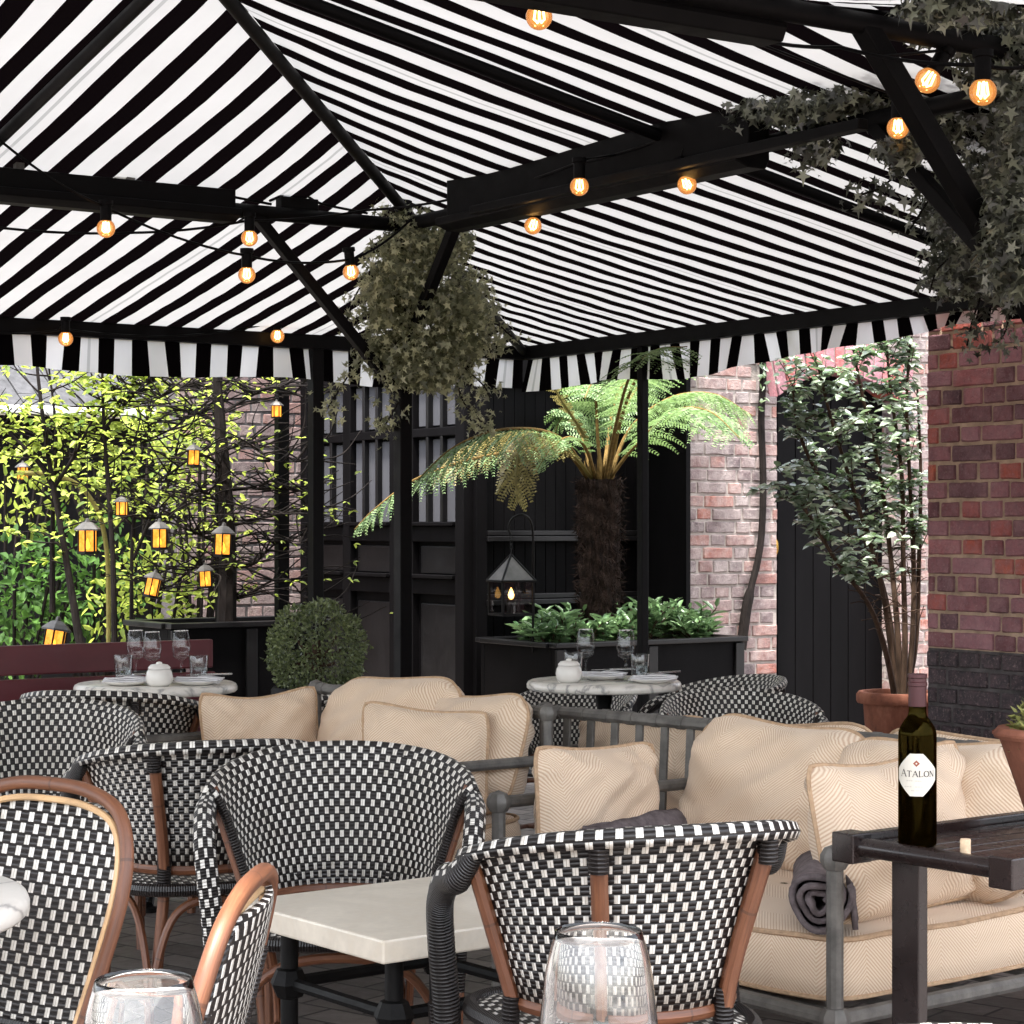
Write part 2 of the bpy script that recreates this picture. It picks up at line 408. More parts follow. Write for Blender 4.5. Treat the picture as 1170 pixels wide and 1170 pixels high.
def m_paving():
    t = NT('dark_stone_setts'); c = t.mapping(t.coord(), (1, 1, 1), (0, 0, R(38)))
    b = t.n('ShaderNodeTexBrick'); t.l(c, b.inputs['Vector'])
    b.inputs['Scale'].default_value = 1; b.inputs['Brick Width'].default_value = .21; b.inputs['Row Height'].default_value = .12
    b.inputs['Mortar Size'].default_value = .006; b.inputs['Mortar Smooth'].default_value = .4
    b.inputs['Color1'].default_value = srgb(104, 97, 93); b.inputs['Color2'].default_value = srgb(146, 137, 131); b.inputs['Mortar'].default_value = srgb(48, 43, 41)
    n = t.noise(t.coord(), 18, 6); col = t.mix(t.math('MULTIPLY', n, .6), b.outputs['Color'], srgb(80, 73, 70))
    h = t.math('ADD', t.math('SUBTRACT', 1.0, b.outputs['Fac']), t.math('MULTIPLY', n, .6))
    return t.done(t.bsdf(col, t.math('MULTIPLY_ADD', n, .4, .35), 0, .45, t.bump(h, .8, .01)))
M_PAVING = m_paving()

def m_leaf(name, c1, c2, trans=.35, rough=.45, spec=.4, tcol=None):
    t = NT(name); va = t.var()
    col = t.mix(va, c1, c2)
    col = t.mix(t.math('MULTIPLY', t.noise(t.coord(), 40, 3), .35), col, tuple(q * .55 for q in c1[:3]) + (1,))
    b = t.bsdf(col, rough, 0, spec)
    tl = t.n('ShaderNodeBsdfTranslucent')
    tc = t.mix(.6, col, tcol or c2); t.l(tc, tl.inputs[0])
    mx = t.n('ShaderNodeMixShader'); mx.inputs[0].default_value = trans; t.l(b, mx.inputs[1]); t.l(tl.outputs[0], mx.inputs[2])
    return t.done(mx.outputs[0])
M_LEAFYEL = m_leaf('spring_yellow_leaf', srgb(58, 88, 26), srgb(188, 200, 96), .5, .5, .3, srgb(200, 214, 96))
M_LEAFMID = m_leaf('garden_green_leaf', srgb(24, 48, 20), srgb(86, 124, 54), .35, .65, .2)
M_LEAFLAUREL = m_leaf('glossy_laurel_leaf', srgb(36, 68, 36), srgb(132, 164, 112), .2, .28, .7)
M_IVYGREY = m_leaf('highlit_grey_ivy', srgb(74, 80, 54), srgb(218, 220, 180), .35, .4, .6)  # pale end of the leaf tones stands in for highlights
M_IVYDARK = m_leaf('dark_ivy_leaf', srgb(30, 33, 27), srgb(158, 164, 142), .15, .32, .7)  # the few pale leaves are highlights put into the colour
M_SILVER = m_leaf('silver_green_leaf', srgb(66, 88, 62), srgb(190, 202, 182), .22, .25, .8, srgb(120, 160, 80))
M_FERN = m_leaf('tree_fern_green', srgb(52, 82, 46), srgb(150, 172, 124), .4, .5, .3, srgb(140, 172, 100))
M_FERNOLD = m_leaf('tree_fern_brown', srgb(84, 80, 44), srgb(150, 138, 84), .35)
M_BOX = m_leaf('boxwood_leaf', srgb(40, 54, 30), srgb(134, 146, 96), .2, .4, .5)
M_CONIFER = m_leaf('conifer_tip', srgb(70, 82, 40), srgb(160, 158, 92), .25)
M_FERNTRUNK = plain('fibrous_fern_trunk', srgb(36, 27, 23), 1, 0, .1, .5, 40, 1, 60, .03, (1, 1, .35))

TRM = {'clear_wine_glass': .72, 'ribbed_tumbler_glass': .6, 'lantern_pane_glass': .7, 'dark_green_bottle_glass': .25}
def m_thin(name, tint=(.97, .98, .98, 1), edge=(.86, .88, .89, 1), rough=.01, k=1.0):
    t = NT(name); lw = t.n('ShaderNodeLayerWeight'); lw.inputs[0].default_value = .32
    n = t.noise(t.coord(), 30, 2)
    tr = t.n('ShaderNodeBsdfTransparent'); t.l(t.mix(t.math('POWER', lw.outputs['Facing'], 3.0), tint, edge), tr.inputs[0])
    gl = t.n('ShaderNodeBsdfGlossy'); t.l(t.math('MULTIPLY', n, rough * 2), gl.inputs['Roughness'])
    fr = t.math('MULTIPLY_ADD', t.math('POWER', lw.outputs['Facing'], 4.0), .75 * k, .05 * k)
    m = t.n('ShaderNodeMixShader'); t.l(fr, m.inputs[0]); t.l(tr.outputs[0], m.inputs[1]); t.l(gl.outputs[0], m.inputs[2])
    return t.done(m.outputs[0])
def m_glass(name, tint=(1, 1, 1, 1), rough=0.0, ior=1.45):
    t = NT(name); n = t.noise(t.coord(), 40, 2)
    g = t.n('ShaderNodeBsdfGlass'); g.inputs['Color'].default_value = tint; t.l(t.math('MULTIPLY', n, rough * 2), g.inputs['Roughness']); g.inputs['IOR'].default_value = ior
    tr = t.n('ShaderNodeBsdfTransparent'); tr.inputs[0].default_value = tint
    m = t.n('ShaderNodeMixShader'); m.inputs[0].default_value = TRM.get(name, .45); t.l(g.outputs[0], m.inputs[1]); t.l(tr.outputs[0], m.inputs[2])
    return t.done(m.outputs[0])
M_GLASS = m_thin('clear_wine_glass', (.985, .99, .99, 1), (.55, .57, .60, 1), .01, .5)
def m_clear(name):
    t = NT(name); lw = t.n('ShaderNodeLayerWeight'); lw.inputs[0].default_value = .5
    g = t.n('ShaderNodeBsdfGlass'); g.inputs['IOR'].default_value = 1.48; g.inputs['Roughness'].default_value = 0
    t.l(t.mix(t.math('MULTIPLY', t.noise(t.coord(), 20, 2), .3), (1, 1, 1, 1), (.97, .98, .98, 1)), g.inputs['Color'])
    return t.done(g.outputs[0])
M_CLEAR = m_clear('clear_crystal_glass')
M_RIM = m_thin('glass_rim', (.95, .96, .97, 1), (.8, .8, .8, 1), .2, 9.0)
M_TUMBLER = m_thin('ribbed_tumbler_glass', (.90, .92, .92, 1), (.6, .62, .64, 1), .06, 1.4)
M_BOTTLE = m_glass('dark_green_bottle_glass', (.26, .20, .05, 1), 0, 1.5)
M_LANTGLASS = m_thin('lantern_pane_glass', (.86, .86, .86, 1), (.7, .7, .7, 1), .03)
M_WINE = plain('red_wine', srgb(12, 3, 5), .1, 0, .3, .1)
M_CAPSULE = plain('maroon_foil_capsule', srgb(58, 20, 24), .45, .2, .5, .1, 20, .1, 100)
M_LABEL = plain('cream_paper_label', srgb(196, 191, 180), .7, 0, .3, .03, 20, .1, 200)
M_INK = plain('dark_label_ink', srgb(58, 52, 52), .6, 0, .3, .05)
M_FAINTINK = plain('faint_label_ink', srgb(168, 162, 154), .6, 0, .3, .05)
M_EMBLEM = plain('rust_label_emblem', srgb(140, 72, 52), .5, 0, .3, .1)
def m_emit(name, col, strength, col2=None):
    t = NT(name); e = t.n('ShaderNodeEmission')
    f = t.noise(t.coord(), 14, 3)
    t.l(t.ramp(f, [(.35, col2 or col), (.65, col)]), e.inputs[0]); e.inputs[1].default_value = strength
    return t.done(e.outputs[0])
M_FILAMENT = m_emit('hot_filament', (1, .62, .22, 1), 4)
M_LAMP = m_emit('lamp_glow', (1, .40, .07, 1), 1.1, (1, .55, .16, 1))
M_FLAME = m_emit('lamp_flame', (1, .60, .18, 1), 3)
def m_globe():
    t = NT('amber_bulb_globe'); e = t.n('ShaderNodeEmission'); e.inputs[0].default_value = (1, .36, .08, 1); e.inputs[1].default_value = .22
    gl = t.n('ShaderNodeBsdfGlossy'); gl.inputs['Roughness'].default_value = .05
    tr = t.n('ShaderNodeBsdfTransparent'); tr.inputs[0].default_value = (1, .9, .75, 1)
    fr = t.n('ShaderNodeFresnel'); fr.inputs[0].default_value = 1.4
    a = t.n('ShaderNodeMixShader'); t.val(a.inputs[0], t.math('MULTIPLY_ADD', t.noise(t.coord(), 60, 2), .2, .42)); t.l(tr.outputs[0], a.inputs[1]); t.l(e.outputs[0], a.inputs[2])
    b = t.n('ShaderNodeMixShader'); t.l(fr.outputs[0], b.inputs[0]); t.l(a.outputs[0], b.inputs[1]); t.l(gl.outputs[0], b.inputs[2])
    return t.done(b.outputs[0])
M_GLOBE = m_globe()
def m_amberpane():
    t = NT('amber_lantern_pane'); f = t.noise(t.coord(), 26, 5, .7)
    e = t.n('ShaderNodeEmission'); t.l(t.ramp(f, [(.35, (.7, .2, .015, 1)), (.6, (1, .42, .06, 1))]), e.inputs[0]); e.inputs[1].default_value = .42
    tr = t.n('ShaderNodeBsdfTransparent'); tr.inputs[0].default_value = (.85, .42, .08, 1)
    g = t.bsdf(srgb(160, 90, 24), .15)
    m = t.n('ShaderNodeMixShader'); m.inputs[0].default_value = .28; t.l(e.outputs[0], m.inputs[1]); t.l(tr.outputs[0], m.inputs[2])
    m2 = t.n('ShaderNodeMixShader'); m2.inputs[0].default_value = .18; t.l(m.outputs[0], m2.inputs[1]); t.l(g, m2.inputs[2])
    return t.done(m2.outputs[0])
M_AMBER = m_amberpane()
M_PANE = plain('net_curtained_pane', srgb(66, 66, 70), .95, 0, .1, .12, 4, .05, 40, .002, (1, 1, .2))
M_WHITEWALL = plain('white_render', srgb(225, 224, 220), .9, 0, .2, .06, 5, .3, 60)
M_SLATE = plain('grey_roof_tile', srgb(58, 58, 60), .7, 0, .3, .3, 16, .4, 60)
def m_terra():
    t = NT('weathered_terracotta'); c = t.coord(); a = t.noise(t.mapping(c, (1, 1, .45)), 9, 7, .7); b_ = t.noise(c, 45, 5, .7)
    col = t.ramp(a, [(.3, srgb(84, 50, 40)), (.5, srgb(132, 82, 64)), (.62, srgb(150, 100, 80)), (.75, srgb(186, 150, 132))])
    col = t.mix(t.math('MULTIPLY', b_, .5), col, srgb(92, 66, 56))
    return t.done(t.bsdf(col, .9, 0, .15, t.bump(t.math('ADD', a, b_), .4, .006)))
M_TERRA = m_terra()
M_VOID = plain('unlit_void_dark', srgb(20, 19, 20), .9, 0, .1, .3, 8, .3, 30)  # near-black colour standing in for unlit depth
# ------------------------------------------------------------------ directions of the yard
AL = R(34)
Uv = V((math.cos(AL), math.sin(AL), 0)); Vv = V((-math.sin(AL), math.cos(AL), 0))
UP = V((0, 0, 1))
MU = Matrix((Uv, Vv, UP)).transposed()      # local x along Uv, y along Vv

# ---- ground
g = MB()
for (x0, y0, x1, y1) in ((-60, -40, 60, 80),):
    g.poly([(x0, y0, 0), (x1, y0, 0), (x1, y1, 0), (x0, y1, 0)])
o = g.build('ground', M_PAVING, smooth=False); o['kind'] = 'structure'

# ---- brickwork made of single bricks
def brickwall(parent, org, dx, nrm, length, height, m_brick, m_mortar, holes=lambda s, z: False, plinth=0, m_plinth=None, seed=1, thick=.22, zmin=0, cuts=(), m_mplinth=None):
    """front face through org along dx facing nrm; bricks proud of a mortar bed"""
    r = random.Random(seed); row = .075; dx = V(dx); nrm = V(nrm)
    mb = MB(); ph = MB(); k = 0; z = zmin
    def brick(tgt, s0, s1, z0, z1):
        var = r.random()
        pr = .004 + r.uniform(-.0025, .0035); j = lambda: r.uniform(-.0045, .0045)
        n = max(2, int((s1 - s0) / .035)); b = len(tgt.v); q = 2
        # a rounded front: border ring set back, inside ring proud and uneven
        ex = .006 / (s1 - s0); xs = [0] + [ex + (1 - 2 * ex) * i / n for i in range(n + 1)] + [1]; zs = [0, .09, .5, .91, 1]
        o1, o2, o3, o4 = j(), j(), j(), j()
        for zi, zz in enumerate(zs):
            for xi, xx in enumerate(xs):
                edge = xi in (0, len(xs) - 1) or zi in (0, len(zs) - 1)
                p = org + dx * (s0 + (s1 - s0) * xx + (o1 if xx < .5 else o2) * .8) + UP * (z0 + (z1 - z0) * zz + (o3 if zz < .5 else o4) * .6 + r.uniform(-.002, .002))
                tgt.v.append(p + nrm * (-.006 if edge else pr + r.uniform(-.001, .001)))
        w = len(xs)
        flip = dx.cross(UP).dot(nrm) < 0
        for a in range(len(zs) - 1):
            for c in range(w - 1):
                f = (b + a * w + c, b + a * w + c + 1, b + (a + 1) * w + c + 1, b + (a + 1) * w + c)
                tgt.face(f[::-1] if flip else f, 0, None, var)
    while z + row <= height + .001:
        s = -.1 + r.uniform(-.02, .02) - (.06 if k % 2 else 0); head = bool(k % 2)
        i = 0
        while s < length:
            w = .103 if (k % 2 and r.random() < .85) or (k % 2 == 0 and i % 3 == 2) else .215
            s0, s1 = max(0, s), min(length, s + w)
            mid = (s0 + s1) / 2
            if s1 - s0 > .03:
                a, e = s0, s1
                for (c0, c1, cz0, cz1) in cuts:
                    if cz0 <= z + .03 <= cz1:
                        if a < c0 < e: e = c0 if mid < (c0 + c1) / 2 else e
                        if a < c1 < e: a = c1
                if e - a > .025 and not holes((a + e) / 2, z + .035):
                    brick(ph if (plinth and z < plinth) else mb, a, e, z + .005, z + row - .005)
            s += w + .010; i += 1
        z += row; k += 1
    mb.build('brickwork', m_brick, parent, angle=28)
    if plinth: ph.build('painted_plinth', m_plinth, parent, angle=28)
    return mb

def slab(parent, org, dx, nrm, s0, s1, z0, z1, mat, thick=.22, name='mortar_bed', set_=0.0):
    dx = V(dx); nrm = V(nrm); M = Matrix((dx, -nrm, UP)).transposed() if dx.cross(-nrm).z > 0 else Matrix((dx, nrm, UP)).transposed()
    b = MB(); c = V(org) + dx * (s0 + s1) / 2 + UP * (z0 + z1) / 2 - nrm * (thick / 2 + set_)
    b.box(c, (s1 - s0, thick, z1 - z0), M=M); return b.build(name, mat, parent, smooth=False)

# ---- right-hand red brick wall, running towards the viewer
W3o = V((1.69, 8.72, 0)); W3d = -Vv; W3n = -Uv
w3 = thing('brick_wall', 'dark red and purple brick wall with black painted plinth behind the wine bottle', 'wall', W3o)
Z = V((0, 0, 0))
brickwall(w3, Z, W3d, W3n, 5.2, 3.9, M_BRICK, M_MORTAR, plinth=.74, m_plinth=M_BRICKDARK, seed=3)
slab(w3, Z, W3d, W3n, 0, 5.2, .752, 3.9, M_MORTAR, .3, 'mortar_bed', .004)
slab(w3, Z, W3d, W3n, 0, 5.2, 0, .752, M_MORTARDARK, .3, 'plinth_bed', .004)
# its return face along the end
brickwall(w3, V(Z) + Uv * .003 , Uv, Vv, 2.2, 3.9, M_BRICK, M_MORTAR, seed=5)

# ---- pale brick wall with arched doorway
W2o = V((1.005, 12.2, 0)); W2d = Uv; W2n = -Vv
w2 = thing('brick_wall', 'pale washed brick wall with a low arched black doorway, behind the shrub', 'wall', W2o)
D0, D1, ZS, RISE = .66, 1.66, 2.0, .16
def arch_z(s): 
    q = (s - (D0 + D1) / 2) / ((D1 - D0) / 2); return ZS + RISE * (1 - q * q)
def hole(s, z):
    return D0 < s < D1 and z < arch_z(s) + .20 or (D0 - .08 < s < D1 + .08 and ZS - .02 < z < arch_z(max(D0, min(D1, s))) + .2)
brickwall(w2, Z, W2d, W2n, 4.2, 3.6, M_BRICKPALE, M_MORTARPALE, hole, seed=9, cuts=((D0, D1, 0, ZS),))
slab(w2, Z, W2d, W2n, .004, D0 - .0, 0, 3.6, M_MORTARPALE, .1, 'mortar_bed', .004)
slab(w2, Z, W2d, W2n, D1, 4.2, 0, 3.6, M_MORTARPALE, .35, 'mortar_bed', .004)
slab(w2, Z, W2d, W2n, D0, D1, ZS + RISE + .05, 3.6, M_MORTARPALE, .35, 'mortar_bed', .004)
ar = MB(); NB = 15                                          # soldier-brick arch
for i in range(NB):
    q0, q1 = i / NB, (i + .86) / NB
    a0, a1 = D0 - .06 + (D1 - D0 + .12) * q0, D0 - .06 + (D1 - D0 + .12) * q1
    pts = []
    za, zb = arch_z(max(D0, min(D1, a0))), arch_z(max(D0, min(D1, a1)))
    tilt = (((q0 + q1) / 2) - .5) * .12
    quad = [(a0, za), (a1, zb), (a1 + tilt, zb + .215), (a0 + tilt, za + .215)]
    b = len(ar.v)
    for dd in (.008, -.30):
        for s, z in quad: ar.v.append(Uv * s + UP * z + W2n * dd)
    vv = random.uniform(.7, 1)
    for f in ((0, 1, 2, 3), (0, 4, 5, 1), (1, 5, 6, 2), (2, 6, 7, 3), (3, 7, 4, 0)): ar.face([b + q for q in f], 0, None, vv)
ar.build('brick_arch', M_BRICK, w2, smooth=False, bevel=.004)
brickwall(w2, Uv * (D1 + .002) + Vv * .002, Vv, -Uv, .19, ZS, M_BRICKPALE, M_MORTARPALE, seed=31)
dr = MB(); 
pts = [(D0 + .001, 0)] + [(D0 + (D1 - D0) * i / 16, arch_z(D0 + (D1 - D0) * i / 16) - .0) for i in range(17)] + [(D1 - .001, 0)]
NPL = 7
for i in range(NPL):                                        # ledged door boards
    a, e = D0 + (D1 - D0) * i / NPL + .003, D0 + (D1 - D0) * (i + 1) / NPL - .003
    b = len(dr.v)
    for dd in (-.16, -.2):
        for s, z in ((a, 0.01), (e, .01), (e, arch_z(e)), (a, arch_z(a))): dr.v.append(Uv * s + UP * z + W2n * dd)
    for f in ((0, 1, 2, 3), (0, 4, 5, 1), (1, 5, 6, 2), (2, 6, 7, 3), (3, 7, 4, 0)): dr.face([b + q for q in f])
door = dr.build('door', M_BLACKWOOD, w2, smooth=False, bevel=.003)
h = MB(); hs = D0 + .07
h.tube(catmull([Uv * hs + W2n * (-.155) + UP * 1.20, Uv * hs + W2n * (-.10) + UP * 1.17, Uv * hs + W2n * (-.09) + UP * 1.09, Uv * hs + W2n * (-.155) + UP * 1.0], 5), [.008 + .006 * math.sin(PI * i / 15) for i in range(16)], 8)
h.box(Uv * hs + W2n * (-.158) + UP * 1.10, (.05, .012, .26), M=MU)
h.build('handle', M_BRASS, door)
h = MB(); h.box(Uv * hs + W2n * (-.155) + UP * .77, (.045, .02, .07), M=MU); h.build('lock_plate', M_GREYMETAL, door, bevel=.003)
# dark jamb behind the door and floor step
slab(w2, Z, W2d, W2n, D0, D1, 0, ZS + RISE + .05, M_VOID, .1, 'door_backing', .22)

# ---- black panelled timber wall
W1o = V((-.215, 11.92, 0))
w1 = thing('timber_wall', 'black boarded timber wall with horizontal mouldings behind the tree fern', 'wall', W1o)
L1 = 1.56; ph_ = 2.95
b = MB(); b.box(Uv * 1.148 - Vv * .235 + UP * ph_ / 2, (.03, .475, ph_), M=MU); b.build('return_panel', M_BLACKWOOD, w1, smooth=False)
b = MB(); nb = 22
for i in range(nb):
    b.box(Uv * (L1 * (i + .5) / nb) + UP * ph_ / 2 + Vv * .03, (L1 / nb - .003, .04, ph_), M=MU)
b.build('boarding', M_BLACKWOOD, w1, smooth=False, bevel=.002)
b = MB()
for z in (1.205, .85):
    for a, e in ((.06, .78), (.95, L1 - .27), (L1 - .22, L1)):
        b.box(Uv * (a + e) / 2 - Vv * .022 + UP * z, (e - a, .06, .028), M=MU); b.box(Uv * (a + e) / 2 - Vv * .032 + UP * (z - .032), (e - a + .02, .08, .03), M=MU)
b.build('moulding', M_BLACKGLOSS, w1, smooth=False, bevel=.004)
b = MB()
for s in (.02, .86, L1 - .245): b.box(Uv * s - Vv * .02 + UP * ph_ / 2, (.075, .07, ph_), M=MU)
b.build('stile', M_BLACKWOOD, w1, smooth=False, bevel=.003)
b = MB(); b.box(Uv * L1 / 2 - Vv * .012 + UP * 2.5, (L1, .085, .9), M=MU); b.build('header', M_BLACKWOOD, w1, smooth=False, bevel=.004)

# ---- glazed black folding doors, going away from the timber wall
w0 = thing('glazed_doors', 'tall black panelled doors with pale curtained panes, left of the tree fern', 'doors', W1o)
# three leaves along Vv (away), seen from the left side face -Uv
lw = .62; n0 = -Uv
MW = Matrix((Vv, n0, UP)).transposed()
for k in range(3):
    s0 = .06 + k * (lw + .02); off = .0 if k != 1 else .05
    fr = MB(); P = lambda s, z, d=0: Vv * (s0 + s) + n0 * (off + d) + UP * z
    fr.box(P(lw / 2, 1.35, -.03), (lw, .03, 2.7), M=MW)
    for s in (.04, lw - .04): fr.box(P(s, 1.35), (.08, .06, 2.7), M=MW)
    for z, hh in ((.12, .24), (.90, .09), (1.20, .09), (1.78, .05), (2.12, .08), (2.45, .5)):
        fr.box(P(lw / 2, z, .001), (lw - .16, .058, hh), M=MW)
    for z in (.945, 1.245): fr.box(P(lw / 2, z + .012, .035), (lw - .14, .05, .022), M=MW)
    leaf = fr.build('door_leaf', M_BLACKWOOD, w0, smooth=False, bevel=.004)
    pn = MB(); npn = 3; pw = (lw - .16) / npn
    for i in range(npn):
        for z0, z1 in ((1.27, 1.74), (1.82, 2.07)):
            pn.box(P(.08 + pw * (i + .5), (z0 + z1) / 2, -.008), (pw - .028, .004, z1 - z0), M=MW)
    pn.build('window_pane', M_PANE, leaf, smooth=False)
    mt = MB()
    for i in range(1, npn): mt.box(P(.08 + pw * i, 1.66, .003), (.026, .05, .9), M=MW)
    mt.build('glazing_bar', M_BLACKGLOSS, leaf, smooth=False, bevel=.003)
    pa = MB()
    for z, hh in ((.55, .5), (1.05, .16)): pa.box(P(lw / 2, z, -.012), (lw - .24, .02, hh), M=MW)
    pa.build('lower_panel', M_BLACKGLOSS, leaf, smooth=False, bevel=.006)
b = MB(); b.box(Vv * 1.0 + n0 * .0 + UP * 2.85, (2.05, .12, .3), M=MW); b.box(Vv * .02 + n0 * .03 + UP * 1.5, (.09, .1, 3), M=MW); b.build('door_frame', M_BLACKWOOD, w0, smooth=False, bevel=.004)

# ---- brick pier beyond the trained tree
W4o = V((-1.33, 13.54, 0))
w4 = thing('brick_wall', 'shadowed brick wall seen through the bare twigs of the trained tree', 'wall', W4o)
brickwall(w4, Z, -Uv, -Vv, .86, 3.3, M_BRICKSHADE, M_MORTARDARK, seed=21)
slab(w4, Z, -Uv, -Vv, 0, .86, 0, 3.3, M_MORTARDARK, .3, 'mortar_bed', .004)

# ---- outbuilding far left
oo = V((-2.2, 13.9, 0))
ob = thing('outbuilding', 'low dark outbuilding with grey tiled roof and white gutter behind the young trees', 'building', oo)
b = MB()
b.box(-Uv * 1.6 + UP * 1.05 + Vv * .3, (3.4, .1, 2.1), M=MU)
b.build('dark_void_panel', M_VOID, ob, smooth=False)  # dark sheet standing in for the unlit void under the roof
b = MB(); r = random.Random(4)
for j in range(7):                                         # pantile courses
    for i in range(26):
        c = -Uv * (3.3 - i * .13) + Vv * (.0 + j * .14) + UP * (2.02 + j * .085)
        Mt = MU @ Matrix.Rotation(R(31), 3, 'X') @ Matrix.Rotation(R(r.uniform(-1.5, 1.5)), 3, 'Z')
        b.box(c + UP * r.uniform(0, .004), (.122, .17, .022), M=Mt, var=r.random())
b.build('roof', M_SLATE, ob, smooth=False, bevel=.006)
b = MB(); b.tube([-Uv * 3.4 - Vv * .14 + UP * 1.955, Uv * .1 - Vv * .14 + UP * 1.955], .032, 10); b.build('gutter', M_WHITEWALL, ob)
b = MB(); b.box(Uv * .02 + UP * 1.86 - Vv * .2, (.40, .10, .62), M=MU); b.build('bright_patch_panel', M_WHITEWALL, ob, smooth=False, bevel=.005)  # white panel added for a bright sunlit patch, no known building part
# tall dark wall added to block the sky behind the yard
bw = thing('sky_blocking_wall', 'tall dark wall added behind the outbuilding to block the sky', 'wall', (-4.2, 16.2, 0))
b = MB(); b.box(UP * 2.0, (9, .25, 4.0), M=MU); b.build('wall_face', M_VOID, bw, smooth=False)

# ------------------------------------------------------------------ the awning
Cc = V((.067, 11.0, 0)); ZE = 2.166; SL = .2; LA = 7.2
def AP(a, b, z=0): return Cc - Vv * a - Uv * b + UP * z
def rz_(a, b): return ZE + SL * min(a, b, LA - a, LA - b)
pav = thing('awning_pavilion', 'large square pavilion with black and white striped canvas roof over the seating', 'awning', AP(3.6, 3.6))
o0 = AP(3.6, 3.6)
def A(a, b, z): return AP(a, b, z) - o0
def roof_panel(side):
    mb = MB(); N = 30; Mr = 18
    def f(u, v):
        p = v * LA / 2; q = p + (LA - 2 * p) * u
        sag = .030 * math.sin(PI * min(1, v * 1.0)) * math.sin(PI * ((u * 2) % 1)) + .006 * math.sin(q * 6.1 + p * 2.3) * math.sin(p * 3.7)
        z = ZE + SL * p - sag
        a, b = {'b0': (q, p), 'a0': (p, q), 'bL': (q, LA - p), 'aL': (LA - p, q)}[side]
        return A(a, b, z)
    def uvf(u, v):
        p = v * LA / 2; q = p + (LA - 2 * p) * u
        return ((q / .15 + .18, p) if side in ('b0', 'bL') else (q / .162 + .117, p))
    mb.grid(f, N, Mr, 0, uvf)
    return mb.build('canvas_panel', M_FABRIC, pav, angle=180)
for s in ('b0', 'a0', 'bL', 'aL'): roof_panel(s)
def valance(side):
    mb = MB(); N = 220
    ph1 = random.uniform(0, 6)
    def wave(q, v):
        return (.030 * math.sin(q * 8.2 + ph1) + .016 * math.sin(q * 19 + 1)) * v
    def f(u, v):
        q = u * LA; out = wave(q, v) + .0
        hh_ = 1 if side != 'b0' or q < 1.5 else max(.38, 1 - (q - 1.5) * .45)
        z = ZE - .068 - v * hh_ * (.155 + .012 * math.sin(q * 5 + ph1))
        a, b = {'b0': (q, -.02 + out), 'a0': (-.02 + out, q), 'bL': (q, LA + .02 + out), 'aL': (LA + .02 + out, q)}[side]
        return A(a, b, z)
    def uvf(u, v):
        q = u * LA
        return ((q / .15 + .18, v) if side in ('b0', 'bL') else (q / .162 + .117, v))
    mb.grid(f, N, 4, 0, uvf); return mb.build('valance', M_VALANCE, pav, angle=180)
for s in ('b0', 'a0', 'bL', 'aL'): valance(s)
b = MB()
zb = ZE - .036
for p, q in (((0, 0), (LA, 0)), ((0, 0), (0, LA)), ((LA, 0), (LA, LA)), ((0, LA), (LA, LA))):
    b.beam(A(*p, zb), A(*q, zb), .06, .068)
b.build('eave_beam', M_BLACKMETAL, pav, smooth=False, bevel=.004)
b = MB()
zr = lambda a, b_: rz_(a, b_) - .035
for p in ((0, 0), (LA, 0), (0, LA), (LA, LA)):
    b.tube([A(*p, zr(*p)), A(3.6, 3.6, zr(3.6, 3.6))], .023, 10)
b.build('hip_rafter', M_BLACKMETAL, pav)
b = MB()
for p in ((3.6, 0), (0, 3.6), (3.6, LA), (LA, 3.6)):
    b.tube([A(*p, zr(*p) - .005), A(3.6, 3.6, zr(3.6, 3.6) - .01)], .021, 10)
b.build('rafter', M_BLACKMETAL, pav)
IN0, IN1 = 1.84, 5.36
ZI = 2.43
b = MB()
ring = [(IN0, IN0), (IN1, IN0), (IN1, IN1), (IN0, IN1)]
for i in range(4):
    p, q = ring[i], ring[(i + 1) % 4]
    b.tube([A(*p, ZI), A(*q, ZI)], .028, 10)
b.build('inner_beam', M_BLACKMETAL, pav)
def box_on(a0, b0, a1, b1, inward, z0, z1, out=.0):
    """cassette box: upright face with a flange along its foot, hung on the inner beam"""
    mb = MB(); p, q = A(a0, b0, 0), A(a1, b1, 0); d = (q - p).normalized(); s = V(inward)
    prof = [(.015, z0 + .03), (.015, z1 - .015), (.03, z1), (.10, z1), (.10, z0 + .05), (.15, z0 + .045), (.15, z0 + .018), (.10, z0), (.03, z0)]
    n = len(prof)
    for e in (p, q):
        for y, z in prof: mb.v.append(e + s * y + UP * z)
    for i in range(n):
        j = (i + 1) % n; mb.face((i, j, n + j, n + i))
    mb.face(range(n)[::-1]); mb.face(range(n, 2 * n))
    return mb
ins = Uv  # towards the right eave
box_on(2.32, IN0, 4.05, IN0, -Uv, 2.345, 2.555).build('heater_box', M_BLACKMETAL, pav, smooth=False, bevel=.004)
box_on(IN0, 2.62, IN0, 4.6, -Vv, 2.37, 2.49).build('heater_box', M_BLACKMETAL, pav, smooth=False, bevel=.004)
box_on(IN1, 2.92, IN1, 4.7, Vv, 2.365, 2.505).build('heater_box', M_BLACKMETAL, pav, smooth=False, bevel=.004)
b = MB(); b.beam(A(2.6, IN0 + .16, 2.383), A(4.62, IN0 + .16, 2.383), .04, .03); b.build('flange_rail', M_BLACKMETAL, pav, smooth=False, bevel=.004)
b = MB()
for p in ((3.6, IN0 ), (IN0, 3.0), (3.6, IN0 + .0), (IN0, 3.42)):
    b.beam(A(p[0], p[1], ZI + .05), A(p[0], p[1], ZI + .125), .03, .03, up=Uv)
b.build('bracket', M_GREYMETAL, pav, smooth=False)
